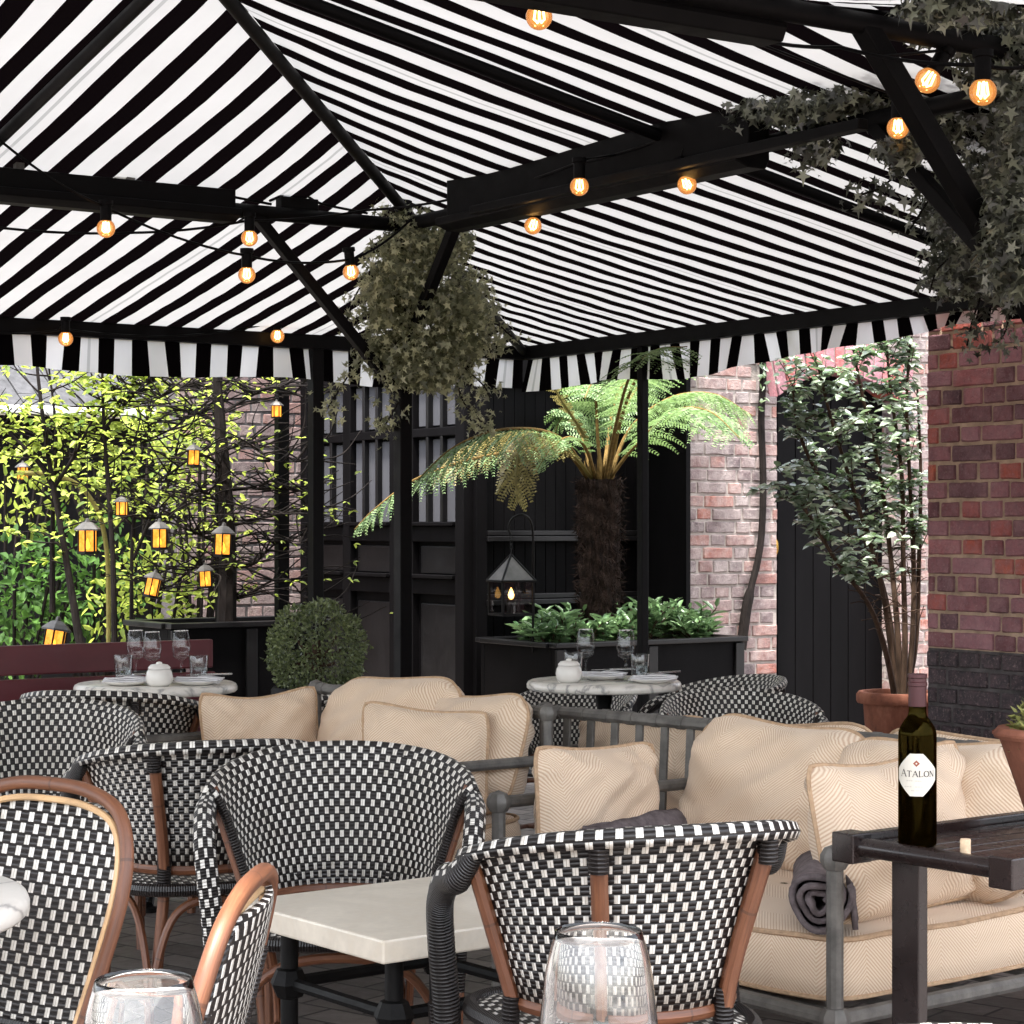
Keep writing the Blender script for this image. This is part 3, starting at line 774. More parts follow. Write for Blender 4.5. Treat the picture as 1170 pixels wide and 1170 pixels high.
for p in ((IN0, IN0), (IN1, IN0), (IN0, IN1)):
    b = MB(); b.box(A(*p, (ZI + .1) / 2), (.054, .054, ZI + .1), M=MU); b.box(A(*p, .008), (.2, .2, .016), M=MU)
    b.build('post', M_BLACKMETAL, pav, smooth=False, bevel=.003)
for p in ((0, 1.22), (.99, 0), (0, LA), (0, 4.4)):
    w = .058 if p[0] == 0 else .040
    b = MB(); b.box(A(*p, (ZE - .07) / 2), (w, w, ZE - .07), M=MU); b.box(A(*p, .006), (.16, .16, .012), M=MU)
    b.build('post', M_BLACKMETAL, pav, smooth=False, bevel=.003)
for p, q, w in ((A(IN0, IN0 + .03, 1.78), A(IN0, IN0 + .66, ZI), .040), (A(IN0 + .03, IN0, 1.95), A(IN0 + .42, IN0, ZI), .040),
                (A(IN1 - .03, IN0, 1.62), A(IN1 - .88, IN0, ZI), .042), (A(IN1, IN0 + .03, 1.50), A(IN1, IN0 + .86, ZI), .050)):
    b = MB(); b.beam(p, q, w, w); b.build('brace', M_BLACKMETAL, pav, smooth=False, bevel=.004)
b = MB()                                                    # cable boxes and clips on the left beam
for bb, w in ((2.72, .12), (2.30, .16)):
    b.box(A(IN0 - .02, bb, ZI + .045), (w, .05, .05), M=MU)
    b.tube(catmull([A(IN0 - .02, bb + .12, ZI + .05), A(IN0 - .02, bb, ZI + .10), A(IN0 - .02, bb - .1, ZI + .06), A(IN0, bb - .3, ZI + .035)], 6), .006, 6)
b.build('junction_box', M_BLACKMETAL, pav, bevel=.006)
b = MB(); b.box(A(IN0 - .01, 3.02, ZI + .095), (.075, .03, .06), M=MU); b.build('white_clip', M_WHITEWALL, pav, smooth=False, bevel=.005)

# ---- planter boxes
def planter(name, label, org, lx, ly, hgt, t=.035):
    p = thing(name, label, 'planter', org)
    w = MB()
    w.box(Uv * lx / 2 + Vv * t / 2 + UP * hgt / 2, (lx, t, hgt), M=MU); w.box(Uv * lx / 2 + Vv * (ly - t / 2) + UP * hgt / 2, (lx, t, hgt), M=MU)
    w.box(Uv * t / 2 + Vv * ly / 2 + UP * hgt / 2, (t, ly - 2 * t, hgt), M=MU); w.box(Uv * (lx - t / 2) + Vv * ly / 2 + UP * hgt / 2, (t, ly - 2 * t, hgt), M=MU)
    w.build('box', M_BLACKWOOD, p, smooth=False, bevel=.004)
    r_ = MB(); h2 = hgt + .012
    for a, e, y in ((-.015, lx + .015, -.0), (-.015, lx + .015, ly)): r_.box(Uv * (a + e) / 2 + Vv * y + UP * h2, (e - a, .07, .026), M=MU)
    for x in (0, lx): r_.box(Uv * x + Vv * ly / 2 + UP * h2, (.07, ly - .07, .026), M=MU)
    r_.build('rim', M_BLACKGLOSS, p, smooth=False, bevel=.004)
    n = max(2, int(lx / .5))
    for i in range(n + 1): st = MB(); st.box(Uv * (.03 + (lx - .06) * i / n) - Vv * .008 + UP * hgt * .5, (.06, .02, hgt - .02), M=MU); st.build('batten', M_BLACKGLOSS, p, smooth=False, bevel=.003)
    so = MB(); so.box(Uv * lx / 2 + Vv * ly / 2 + UP * (hgt - .05), (lx - 2 * t - .002, ly - 2 * t - .002, .04), M=MU); so.build('soil', M_SOIL, p, smooth=False)
    return p
PLo = V((.222, 11.08, 0))
planter('planter_box', 'long black planter box holding laurel and the tree fern', PLo, 1.26, .70, .615)
PL2 = at(195, 720, 10.35); PL2.z = 0
planter('planter_box', 'black planter box under the trained twiggy tree, behind the bench', PL2, .86, .5, .75)

# ---- burgundy bench
BE = at(250, 730, 7.9); BE.z = 0
be = thing('bench', 'burgundy painted slatted bench behind the left laid table', 'bench', BE)
b = MB()
for z, hh in ((.775, .105), (.66, .10), (.55, .10)):
    b.box(-Uv * 1.1 + UP * z + Vv * (z - .45) * .18, (2.2, .028, hh), M=MU)
b.build('backrest', M_BURGUNDY, be, smooth=False, bevel=.006)
b = MB()
for i in range(5): b.box(-Uv * 1.1 - Vv * (.05 + i * .09) + UP * .44, (2.2, .078, .03), M=MU)
b.build('seat', M_BURGUNDY, be, smooth=False, bevel=.006)
for s in (-.06, -1.1, -2.14):
    b = MB(); b.box(Uv * s - Vv * .03 + UP * .21, (.06, .06, .42), M=MU); b.box(Uv * s - Vv * .42 + UP * .21, (.06, .06, .42), M=MU)
    b.box(Uv * s - Vv * .22 + UP * .395, (.058, .45, .05), M=MU); b.beam(Uv * s + UP * .42 + Vv * .02, Uv * s + UP * .8 + Vv * .09, .06, .04, up=Vv)
    b.build('leg', M_BURGUNDY, be, smooth=False, bevel=.005)
# ------------------------------------------------------------------ woven armchairs
GARM = 'black and white woven cane armchairs'
def make_armchair(label):
    t = thing('woven_armchair', label, 'chair', (0, 0, 0), 0, GARM)
    lev = [(.470, .205, .196), (.54, .226, .219), (.62, .248, .244), (.69, .269, .269), (.735, .287, .291), (.757, .300, .306), (.767, .310, .318),
           (.766, .318, .327), (.756, .322, .331), (.745, .317, .326)]
    TH = R(88)
    def drop(th, z): return .065 * (abs(th) / TH) ** 2.2 * max(0, (z - .47) / .3)
    def shell(u, v):
        th = (u * 2 - 1) * TH; k = v * (len(lev) - 1); i = min(int(k), len(lev) - 2); f = k - i
        z, a, b = [lev[i][q] * (1 - f) + lev[i + 1][q] * f for q in range(3)]
        return (a * math.sin(th), -b * math.cos(th), z - drop(th, z))
    cum = [0]
    for i in range(1, len(lev)): cum.append(cum[-1] + math.hypot(lev[i][0] - lev[i - 1][0], lev[i][2] - lev[i - 1][2]))
    def suv(u, v):
        k = v * (len(lev) - 1); i = min(int(k), len(lev) - 2); f = k - i
        return ((u * 2 - 1) * TH * .285 + 2, cum[i] * (1 - f) + cum[i + 1] * f)
    b = MB(); b.grid(shell, 44, len(lev) - 1, 0, suv)
    back = b.build('backrest', M_WEAVE, t, angle=180)
    s_ = back.modifiers.new('cane', 'SOLIDIFY'); s_.thickness = .010; s_.offset = 0
    for sg in (0, 1):
        e = MB(); e.tube([V(shell(sg, v / 12)) for v in range(0, 7)], .011, 8); e.build('side_binding', M_BLACKWRAP, t)
    rl = MB(); rl.tube([V(shell(u / 24, 0)) + V((0, 0, -.006)) for u in range(25)], .013, 8); rl.build('bottom_rail', M_RATTAN, t)
    for sg in (-1, 1):
        th = sg * TH
        p0 = V((.311 * math.sin(th * .9), -.319 * math.cos(th * .9), .756 - drop(th * .9, .756)))
        path = catmull([p0, (sg * .316, .0, .662), (sg * .314, .06, .648), (sg * .308, .115, .605), (sg * .298, .138, .54), (sg * .288, .146, .47), (sg * .280, .150, .400)], 6)
        m1 = MB(); m1.tube(path, [.015, .017, .019, .021, .023, .024] + [.026] * 12 + [.026] * (len(path) - 18), 14, ref=(0, 0, 1)); m1.build('armrest', M_ARM, t)
    se = MB()                                              # seat: rounded trapezoid with soft dome
    out = []
    for k in range(40):
        w = 2 * PI * k / 40; c, s = math.cos(w), math.sin(w); p = 2 / 3.4
        x = abs(c) ** p * (1 if c > 0 else -1); y = abs(s) ** p * (1 if s > 0 else -1)
        out.append((x * (.235 + .025 * y), y * .225 + .005))
    def seatf(u, v):
        k = int(round(u * 40)) % 40; x, y = out[k]; return (x * v, y * v, .432 + .012 * (1 - v * v) - (.0 if v < .97 else .004))
    se.grid(seatf, 40, 6, 0, lambda u, v: (seatf(u, v)[0] + 1, seatf(u, v)[1] * 1.0 + 1))
    se.poly([(x, y, .41) for x, y in out][::-1])
    se.build('seat', M_WEAVE, t, angle=180)
    r_ = MB(); r_.tube([V((x * 1.01, y * 1.01, .424)) for x, y in out], .015, 8, closed=True); r_.build('seat_rim', M_BLACKWRAP, t)
    legs = []
    for sx, sy in ((-1, 1), (1, 1), (-1, -1), (1, -1)):
        l = MB()
        if sy > 0: path = [(sx * .272, .226, .41), (sx * .262, .232, .2), (sx * .256, .24, .0)]
        else:
            th = sx * R(32); q = V(shell(th / TH / 2 + .5, 0))
            top = V(shell(th / TH / 2 + .5, .47)); k = 1.055
            path = catmull([(top.x * k, top.y * k, top.z), (q.x * 1.09, q.y * 1.1, .46), (q.x * 1.22, q.y * 1.02, .25), (q.x * 1.42, q.y * 1.16, 0)], 5)
        l.tube(path, .0155, 9); leg = l.build('leg', M_RATTAN, t); legs.append(path)
        w = MB()
        if sy > 0: w.tube([(sx * .2725, .226, .42), (sx * .266, .229, .33)], .0185, 9); w.build('cane_binding', M_BLACKWRAP, leg); w = MB(); w.tube([(sx * .262, .232, .24), (sx * .2605, .233, .19)], .0185, 9)
        else:
            n1 = V(path[5]); w.tube([n1 + V((0, 0, .04)), n1, n1 - V((0, -.003, .05))], .0185, 9)
            w.build('cane_binding', M_BLACKWRAP, leg); w = MB(); w.tube([V(path[0]) + V((0, 0, .01)), V(path[0]) * .97 + V(path[3]) * .03 - V((0, 0, .03))], .0185, 9)
        w.build('cane_binding', M_BLACKWRAP, leg)
    for sx in (-1, 1):
        th = sx * R(84); a_ = V(shell(th / TH / 2 + .5, .5)); c_ = V(shell(th / TH / 2 + .5, 0)); e_ = V((c_.x * 1.10, -.02, .425))
        cp = MB(); cp.tube([(a_.x * 1.045, a_.y, a_.z + .01), (c_.x * 1.07, c_.y, .47), e_], .014, 9); bp = cp.build('back_post', M_RATTAN, t)
        w = MB(); w.tube([V((c_.x * 1.08, c_.y, .475)), e_], .017, 9); w.build('cane_binding', M_BLACKWRAP, bp)
    F_ = [V((-.262, .232, 0)), V((.262, .232, 0)), V((.158, -.205, 0)), V((-.158, -.205, 0))]
    for i in range(4):
        p, q = F_[i], F_[(i + 1) % 4]; m = MB()
        m.tube(catmull([p + UP * .10 + (q - p) * .02, p + UP * .24 + (q - p) * .045, p + (q - p) * .2 + UP * .365, p + (q - p) * .5 + UP * .398, p + (q - p) * .8 + UP * .365, q + UP * .24 - (q - p) * .045, q + UP * .10 - (q - p) * .02], 6), .0105, 8)
        m.build('arched_brace', M_RATTAN, t)
    m = MB()
    m.tube([F_[0] + UP * .17, F_[3] + UP * .17], .010, 8); m.tube([F_[1] + UP * .17, F_[2] + UP * .17], .010, 8); m.tube([(F_[0] + F_[3]) / 2 + UP * .17, (F_[1] + F_[2]) / 2 + UP * .17], .010, 8)
    m.build('stretcher', M_RATTAN, t)
    for ch in t.children_recursive:
        for v in ch.data.vertices: v.co.x *= .88
    return t
def place(t, xy, deg): t.location = (xy[0], xy[1], 0); t.rotation_euler[2] = R(deg)
arm0 = make_armchair('nearest woven armchair, its back to us, at the corner of the cream stone table')
place(arm0, (.175, 3.54), 20); arm0.scale = (1.0, 1.0, 1.035)
for lab, xy, deg, *scl in (
    ('woven armchair facing us across the cream stone table', (-.355, 4.45), 183),
    ('woven armchair facing us behind the arched bistro chair, in front of the laid left table', (-1.255, 5.62), 181),
    ('woven armchair seen from behind with arched rattan legs, behind the edge-on bistro chair', (-.755, 5.08), 20),
    ('woven armchair pushed up to the laid table by the bench, its back to us', (-1.20, 6.53), -8),
    ('woven armchair side-on with a grey cushion, between the bench and the left sofa pillow', (-.79, 7.10), 84, .93),
    ('woven armchair facing us beside the right laid table, over the top of the sofa back', (.735, 6.80), 184, .925),
    ('woven armchair behind the right laid table, nearest the arched black door', (.68, 7.62), 115, .92),
    ('woven armchair mostly hidden behind the right laid table, on its far left side', (.20, 7.80), 150, .86),
    ('woven armchair showing only its top edge below the dark slatted table', (.43, 1.74), 182)):
    dup(arm0, lab, (xy[0], xy[1], 0), R(deg), GARM, *scl)

# ------------------------------------------------------------------ bistro side chairs with bentwood hoop
GBIS = 'bistro side chairs with bentwood hoop backs'
def make_bistro(label):
    t = thing('bistro_chair', label, 'chair', (0, 0, 0), 0, GBIS)
    # back plane leans: y = -.19 - lean * (z - .45)
    yb = lambda z: -.185 - .26 * (z - .45) if z > .45 else -.185 - .10 * (.45 - z)
    half = [(.155, .0), (.150, .25), (.152, .45), (.163, .55), (.182, .65), (.196, .74), (.19, .815), (.155, .872), (.085, .897), (0, .902)]
    pts = [(-x, yb(z), z) for x, z in half] + [(x, yb(z), z) for x, z in half[-2::-1]]
    path = catmull(pts, 6)
    h = MB(); h.tube(path, .0108, 12); h.build('hoop_frame', M_RATTAN, t)
    inn = [(-x * .935, yb(z) + .005, z - (.0 if z < .8 else .022 * (z - .8) / .1)) for x, z in half[3:]]
    inn = inn + [(-x, y, z) for x, y, z in inn[-2::-1]]
    pi_ = catmull(inn, 6)
    c = MB(); c.tube(pi_, .0055, 8); c.build('cane_strip', M_CANE, t)
    # woven panel bounded by the hoop
    def width(z):
        k = [(q[1], q[0]) for q in half]
        for (z0, x0), (z1, x1) in zip(k, k[1:]):
            if z0 <= z <= z1: return x0 + (x1 - x0) * (z - z0) / (z1 - z0)
        return 0
    def pf(u, v):
        z = .555 + (.878 - .555) * v; w = max(.005, width(min(z + .012, .9019)) * .945)
        zz = z - .010 * (1 - (2 * u - 1) ** 2) * (1 - v)
        return ((2 * u - 1) * w, yb(zz) - .006 + .02 * (1 - (2 * u - 1) ** 2) * -1 * .6, zz)
    p = MB(); p.grid(pf, 24, 26, 0, lambda u, v: (pf(u, v)[0] + 1, (v * .33) + 1))
    pan = p.build('backrest', M_WEAVE, t, angle=180); sm = pan.modifiers.new('cane', 'SOLIDIFY'); sm.thickness = .009; sm.offset = 0
    bnd = MB(); bnd.tube([V(pf(u / 16, 0)) for u in range(17)], .009, 8)
    bnd.build('cane_binding', M_BLACKWRAP, t)
    for sg in (0, 1): bnd = MB(); bnd.tube([V(pf(sg, v / 26)) for v in range(0, 20)], .010, 8); bnd.build('cane_binding', M_BLACKWRAP, t)
    s = MB(); out = []
    for k in range(36):
        w = 2 * PI * k / 36; cc, ss = math.cos(w), math.sin(w); pw = 2 / 2.6
        out.append((abs(cc) ** pw * (1 if cc > 0 else -1) * (.195 + .02 * ss), abs(ss) ** pw * (1 if ss > 0 else -1) * .2))
    def sf(u, v):
        x, y = out[int(round(u * 36)) % 36]; return (x * v, y * v, .452 + .01 * (1 - v * v))
    s.grid(sf, 36, 6, 0, lambda u, v: (sf(u, v)[0] + 1, sf(u, v)[1] + 1)); s.poly([(x, y, .43) for x, y in out][::-1]); s.build('seat', M_WEAVE, t, angle=180)
    r_ = MB(); r_.tube([V((x * 1.02, y * 1.02, .443)) for x, y in out], .017, 8, closed=True); r_.build('seat_rim', M_RATTAN, t)
    for sx in (-1, 1):
        l = MB(); l.tube([(sx * .175, .16, .43), (sx * .18, .18, .2), (sx * .19, .205, 0)], [.016, .0155, .014], 9); l.build('leg', M_RATTAN, t)
        w = MB(); w.tube([(sx * .181, .181, .25), (sx * .182, .184, .19)], .0185, 9); w.build('cane_binding', M_BLACKWRAP, t)
        a = MB(); a.tube(catmull([(sx * .18, .17, .12), (sx * .172, .13, .3), (sx * .165, 0, .40), (sx * .15, -.12, .3), (sx * .152, -.19, .12)], 6), .010, 8); a.build('arched_brace', M_RATTAN, t)
    a = MB(); a.tube(catmull([(-.18, .185, .12), (-.15, .175, .3), (0, .165, .40), (.15, .175, .3), (.18, .185, .12)], 6), .010, 8); a.build('arched_brace', M_RATTAN, t)
    return t
bis0 = make_bistro('bistro chair with arched bentwood back facing the small round marble table')
place(bis0, (-.855, 2.95), 144); bis0.scale = (.96,) * 3
dup(bis0, 'bistro chair seen edge-on with its bentwood back leaning beside the cream stone table', (-.570, 2.34, 0), R(87), GBIS, .96)

# ------------------------------------------------------------------ tables
def round_table(label, x, y, rad, z, mat, name='round_table'):
    t = thing(name, label, 'table', (x, y, 0))
    b = MB(); n = 56; e = .012
    b.lathe([(0.001, z), (rad - e, z), (rad - .004, z - .004), (rad, z - e), (rad, z - .024), (rad - .006, z - .03), (0.001, z - .03)], n); b.build('tabletop', mat, t, angle=50)
    c = MB(); c.lathe([(.03, z - .03), (.10, z - .033), (.10, z - .045), (.03, z - .05), (.024, z - .09), (.021, .35), (.026, .16), (.045, .12), (.05, .06)], 20); c.build('column', M_IRON, t)
    for k in range(3):
        w = 2 * PI * k / 3 + .6; d = V((math.cos(w), math.sin(w), 0)); f = MB()
        f.tube(catmull([d * .03 + UP * .12, d * .10 + UP * .115, d * .20 + UP * .05, d * .27 + UP * .018], 5), [.02] * 8 + [.017] * 8, 8); f.lathe([(.03, .0), (.03, .015), (.001, .022)], 12, c=d * .27); f.build('foot', M_IRON, t)
    return t
round_table('round white marble table with two laid places in front of the burgundy bench', -1.196, 7.2, .272, .72, M_MARBLE)
round_table('round white marble table laid for two in front of the laurel planter', .313, 7.3, .263, .722, M_MARBLE)
round_table('small round marble table cut off beside the arched bistro chair', -1.0, 2.83, .355, .755, M_MARBLE)
round_table('table carrying the two large foreground wine glasses', -.085, 1.36, .36, .735, M_MARBLE)
# square stone table
sq = thing('stone_table', 'low square table with thick cream stone top between the woven armchairs', 'table', (-.175, 3.955, 0), R(-52))
b = MB(); b.box((0, 0, .5295), (.49, .49, .041)); b.build('tabletop', M_STONE, sq, smooth=False, bevel=.004)
b = MB(); s = .17
for x in (-s, s):
    for y in (-s, s):
        b.tube([(x, y, .51), (x, y, .0)], .017, 10); b.lathe([(.001, -.035), (.025, -.025), (.036, 0), (.025, .025), (.001, .035)], 8, c=(x, y, .40))
        b.lathe([(.03, 0), (.03, .012), (.018, .02)], 12, c=(x, y, 0))
b.tube([(-s, -s, .40), (-s, s, .40)], .012, 8); b.tube([(s, -s, .40), (s, s, .40)], .012, 8); b.tube([(-s, -s, .40), (s, -s, .40)], .012, 8); b.tube([(-s, s, .40), (s, s, .40)], .012, 8)
b.tube([(-s, -s, .12), (s, s, .12)], .012, 8); b.tube([(s, -s, .13), (-s, s, .13)], .012, 8)
b.build('frame', M_IRON, sq)

# dark slatted side table
N38 = R(38); n_ = V((math.cos(N38), math.sin(N38), 0)); d_ = V((n_.y, -n_.x, 0)); MN = Matrix((n_, -d_, UP)).transposed()
SD = V((.592, 3.735, 0)); ZT = .702
sd = thing('side_table', 'dark stained slatted tray table holding the wine bottle', 'table', SD)
LW, LN = .345, .62
b = MB(); ns = 6
for i in range(ns):
    y = .03 + (LW - .06) * (i + .5) / ns; b.box(d_ * y + n_ * (LN / 2) + UP * (ZT - .008), (LN - .02, (LW - .06) / ns - .004, .016), M=MN)
b.build('slatted_top', M_DARKSTAIN, sd, smooth=False, bevel=.002)
b = MB()
for y in (.012, LW - .012): b.box(d_ * y + n_ * LN / 2 + UP * (ZT - .012), (LN, .026, .05), M=MN)
for x in (.0, LN):
    b.box(n_ * x + d_ * .0 + UP * (ZT - .012), (.05, .05, .052), M=MN); b.box(n_ * x + d_ * LW + UP * (ZT - .012), (.05, .05, .052), M=MN)
b.build('tray_edge', M_DARKSTAIN, sd, smooth=False, bevel=.003)
b = MB()
for x in (.0, LN):
    b = MB(); b.tube([n_ * x + d_ * .025 + UP * (ZT - .010), n_ * x + d_ * (LW - .025) + UP * (ZT - .010)], .017, 12); b.build('tray_handle', M_DARKSTAIN, sd)
for x in (.04, LN - .06):
    b = MB(); b.box(n_ * x + d_ * LW * .28 + UP * (ZT - .02) / 2, (.024, .062, ZT - .024), M=MN); b.build('leg', M_DARKSTAIN, sd, smooth=False, bevel=.003)
    b = MB(); b.box(n_ * x + d_ * LW * .28 + UP * .012, (.05, LW * .9, .024), M=MN); b.build('foot', M_DARKSTAIN, sd, smooth=False, bevel=.003)
b = MB(); b.box(n_ * LN / 2 + d_ * LW * .28 + UP * .15, (LN - .18, .03, .05), M=MN); b.build('stretcher', M_DARKSTAIN, sd, smooth=False, bevel=.003)

# ------------------------------------------------------------------ tableware
def wine_glass_mesh(h, rim, bowl, stem_h):
    zb = stem_h; hb = h - zb; t = .0012
    prof = [(.001, .004), (.012, .005), (.034, .001), (.035, .0), (.035, .002), (.014, .006), (.0042, .013), (.0038, zb * .6), (.0042, zb - .008)]
    outb = [(.010, zb), (.026, zb + hb * .10), (bowl * .86, zb + hb * .25), (bowl, zb + hb * .42), (bowl * .97, zb + hb * .58), (rim + (bowl - rim) * .58, zb + hb * .8), (rim, h)]
    outb = [tuple(p[:2]) for p in [(q.x, q.y) for q in catmull([(a, c, 0) for a, c in outb], 4)]]
    inb = [(max(.001, r - t), z + (t * 2 if i < 4 else 0)) for i, (r, z) in enumerate(outb)][::-1]
    return prof + outb + [(rim - t * .5, h + .0005)] + inb + [(.001, zb + .004)]
GL = 'wine glasses'
def wine_glass(label, p, h=.215, rim=.031, bowl=.042, stem=.105, n=32, mat=None):
    t = thing('wine_glass', label, 'glass', p, 0, GL)
    b = MB(); b.lathe(wine_glass_mesh(h, rim, bowl, stem), n); b.build('glass_body', mat or M_GLASS, t, angle=70)
    if mat: return t
    q = MB(); q.tube([(rim * math.cos(a), rim * math.sin(a), h) for a in np.linspace(0, 2 * PI, n + 1)[:-1]], .0011, 6, closed=True); q.build('glass_rim', M_RIM, t); return t
def glass_at(label, px, py_rim, rimpx, table_z, h=.225):
    z = table_z + h; Y = (CAM_Z - z) * F / (py_rim - HY); X = (px - CX) / F * Y; r = rimpx / 2 / F * Y
    return wine_glass(label, (X, Y, table_z), h, r, r * 1.36, .10, 96, M_CLEAR)
glass_at('large clear wine glass at the bottom edge, in front of the edge-on bistro chair', 164, 1119, 110, .736)
glass_at('large clear wine glass at the bottom edge, in front of the nearest woven armchair', 684, 1063, 99, .736)
def small_glass(label, px, pyb, Y, h=.17):
    p = at(px, pyb, Y); return wine_glass(label, (p.x, p.y, p.z), h, .023, .0315, .075, 20)
TZ1, TZ2 = .7205, .7225
def on(px, Y, z): p = at(px, 0, Y); return V((p.x, Y, z))
for px, Y, lab in ((155, 7.22, 'wine glass leftmost of the close pair on the table by the bench'), (174, 7.12, 'wine glass behind the white sugar bowl on the table by the bench'), (207, 7.2, 'wine glass standing alone beside the right tumbler on the table by the bench')):
    p = on(px, Y, TZ1); wine_glass(lab, p, .175, .024, .032, .078, 20)
for px, Y, lab in ((669, 7.25, 'wine glass beside the sugar bowl on the table in front of the planter'), (715, 7.2, 'wine glass next to the ribbed tumbler on the table in front of the planter')):
    p = on(px, Y, TZ2); wine_glass(lab, p, .175, .024, .032, .078, 20)
GT = 'ribbed water tumblers'
def tumbler(label, p):
    t = thing('tumbler', label, 'glass', p, 0, GT); b = MB(); n = 32; prof = [(.001, .0), (.024, 0), (.027, .004), (.032, .088), (.0315, .089), (.030, .088), (.0255, .008), (.001, .006)]
    b.lathe(prof, n)
    for i, v in enumerate(b.v):
        if v.length > .02 and i // n in (1, 2, 3): 
            k = 1 + .022 * (1 if (i % n) % 2 else -1); v.x *= k; v.y *= k
    b.build('tumbler_body', M_TUMBLER, t, angle=60); return t
tumbler('ribbed tumbler on the left end of the table by the bench', on(141, 7.28, TZ1)); tumbler('ribbed tumbler at the right end of the table by the bench', on(227, 7.25, TZ1))
tumbler('ribbed tumbler behind the sugar bowl on the table by the planter', on(655, 7.40, TZ2)); tumbler('ribbed tumbler at the right end of the table by the planter', on(731, 7.30, TZ2))
def plate(label, p, rz, nap):
    t = thing('side_plate', label, 'plate', p, rz, 'plates with folded napkins')
    b = MB(); b.lathe([(.001, .004), (.045, .003), (.05, .0), (.055, .003), (.082, .012), (.083, .0145), (.055, .0065), (.001, .006)], 32); b.build('dish', M_PLATE, t, angle=70)
    n = thing('napkin', nap, 'napkin', V(p) + UP * .0075, rz, 'folded napkins')
    c = MB(); r = random.Random(len(nap))
    for k in range(3):
        c.grid(lambda u, v: ((u - .5) * .15 + .004 * k, (v - .5) * .062, .004 + k * .0062 + .004 * math.sin(u * 7 + k * 2) * v + .004 * math.sin(v * 5 + u * 3)), 14, 6)
    nn = c.build('cloth', M_LINEN, n, angle=180); so = nn.modifiers.new('fold', 'SOLIDIFY'); so.thickness = .004
    kn = thing('knife', nap.replace('folded napkin', 'table knife').replace('napkin', 'knife'), 'knife', V(p) + V((.02, 0, .034)), rz + .5, 'table knives')
    kb = MB(); kb.box((.05, 0, 0), (.09, .011, .006)); kb.build('knife_handle', M_CUTLERY, kn, bevel=.002); kb = MB(); kb.poly([(-.06, -.007, 0), (.005, -.007, 0), (.005, .006, 0), (-.05, .006, 0)]); kx = kb.build('knife_blade', M_CUTLERY, kn); sx = kx.modifiers.new('t', 'SOLIDIFY'); sx.thickness = .002
plate('white side plate with napkin, left place of the table by the bench', on(143, 7.10, TZ1), .2, 'folded napkin on the left plate of the table by the bench')
plate('white side plate with napkin, right place of the table by the bench', on(226, 7.12, TZ1), -.2, 'folded napkin on the right plate of the table by the bench')
plate('white side plate with napkin beside the sugar bowl on the planter table', on(688, 7.34, TZ2), -.3, 'folded napkin on the plate between the glasses of the planter table')
plate('white side plate with napkin, right edge of the planter table', on(745, 7.18, TZ2), .1, 'folded napkin on the plate at the right edge of the planter table')
def sugar(label, p):
    t = thing('sugar_bowl', label, 'bowl', p, 0, 'lidded white sugar bowls')
    b = MB(); b.lathe([(.001, 0), (.03, 0), (.041, .012), (.045, .03), (.041, .048), (.036, .056), (.030, .056), (.030, .05), (.001, .05)], 28); b.build('bowl', M_PLATE, t, angle=60)
    b = MB(); b.lathe([(.036, .057), (.037, .062), (.028, .071), (.010, .074), (.009, .079), (.001, .081)], 28); b.build('lid', M_PLATE, t, angle=60)
sugar('white lidded sugar bowl on the table by the bench', on(182, 7.05, TZ1)); sugar('white lidded sugar bowl on the table by the planter', on(650, 7.19, TZ2))

# ------------------------------------------------------------------ wine bottle and cork
BP = V((.692, 3.66, ZT + .001)); rb = .0325
bt = thing('wine_bottle', 'dark wine bottle with octagonal cream label on the slatted tray table', 'bottle', BP)
prof = [(.001, .006), (.02, .004), (.028, 0), (rb, .004), (rb, .17)] + [(q.x, q.y) for q in catmull([(rb, .178, 0), (.0315, .196, 0), (.024, .211, 0), (.0165, .222, 0), (.0145, .235, 0)], 5)] + [(.0145, .285), (.0155, .286), (.0155, .292), (.0125, .292), (.0125, .235)] + [(q.x, q.y) for q in catmull([(.0125, .235, 0), (.0145, .222, 0), (.022, .208, 0), (.0295, .194, 0), (rb - .002, .178, 0)], 5)] + [(rb - .002, .008), (.001, .01)]
b = MB(); b.lathe(prof, 48); b.build('bottle_glass', M_BOTTLE, bt, angle=50)
b = MB(); b.lathe([(.001, .011), (rb - .0026, .011), (rb - .0026, .148), (.001, .148)], 40); b.build('wine', M_WINE, bt, angle=50)
b = MB(); b.lathe([(.0152, .238), (.0154, .241), (.0154, .272), (.0168, .273), (.0168, .279), (.0154, .28), (.0154, .2865), (.0166, .287), (.0166, .293), (.013, .2935), (.0125, .28)], 32); b.build('capsule', M_CAPSULE, bt, angle=40)
az0 = math.atan2(-BP.y, -BP.x) - .05
def cyl(s, z, r=rb + .0006):
    a = az0 + s / rb; return V((r * math.cos(a), r * math.sin(a), z))
zc, hh, hw = .124, .036, .0375
def halfw(z):
    q = abs(z - zc) / hh; return hw if q < .26 else hw + (.011 - hw) * (q - .26) / .74
b = MB(); b.grid(lambda u, v: cyl((2 * u - 1) * halfw(zc - hh + 2 * hh * v), zc - hh + 2 * hh * v), 24, 24); lb = b.build('label', M_LABEL, bt, angle=180)
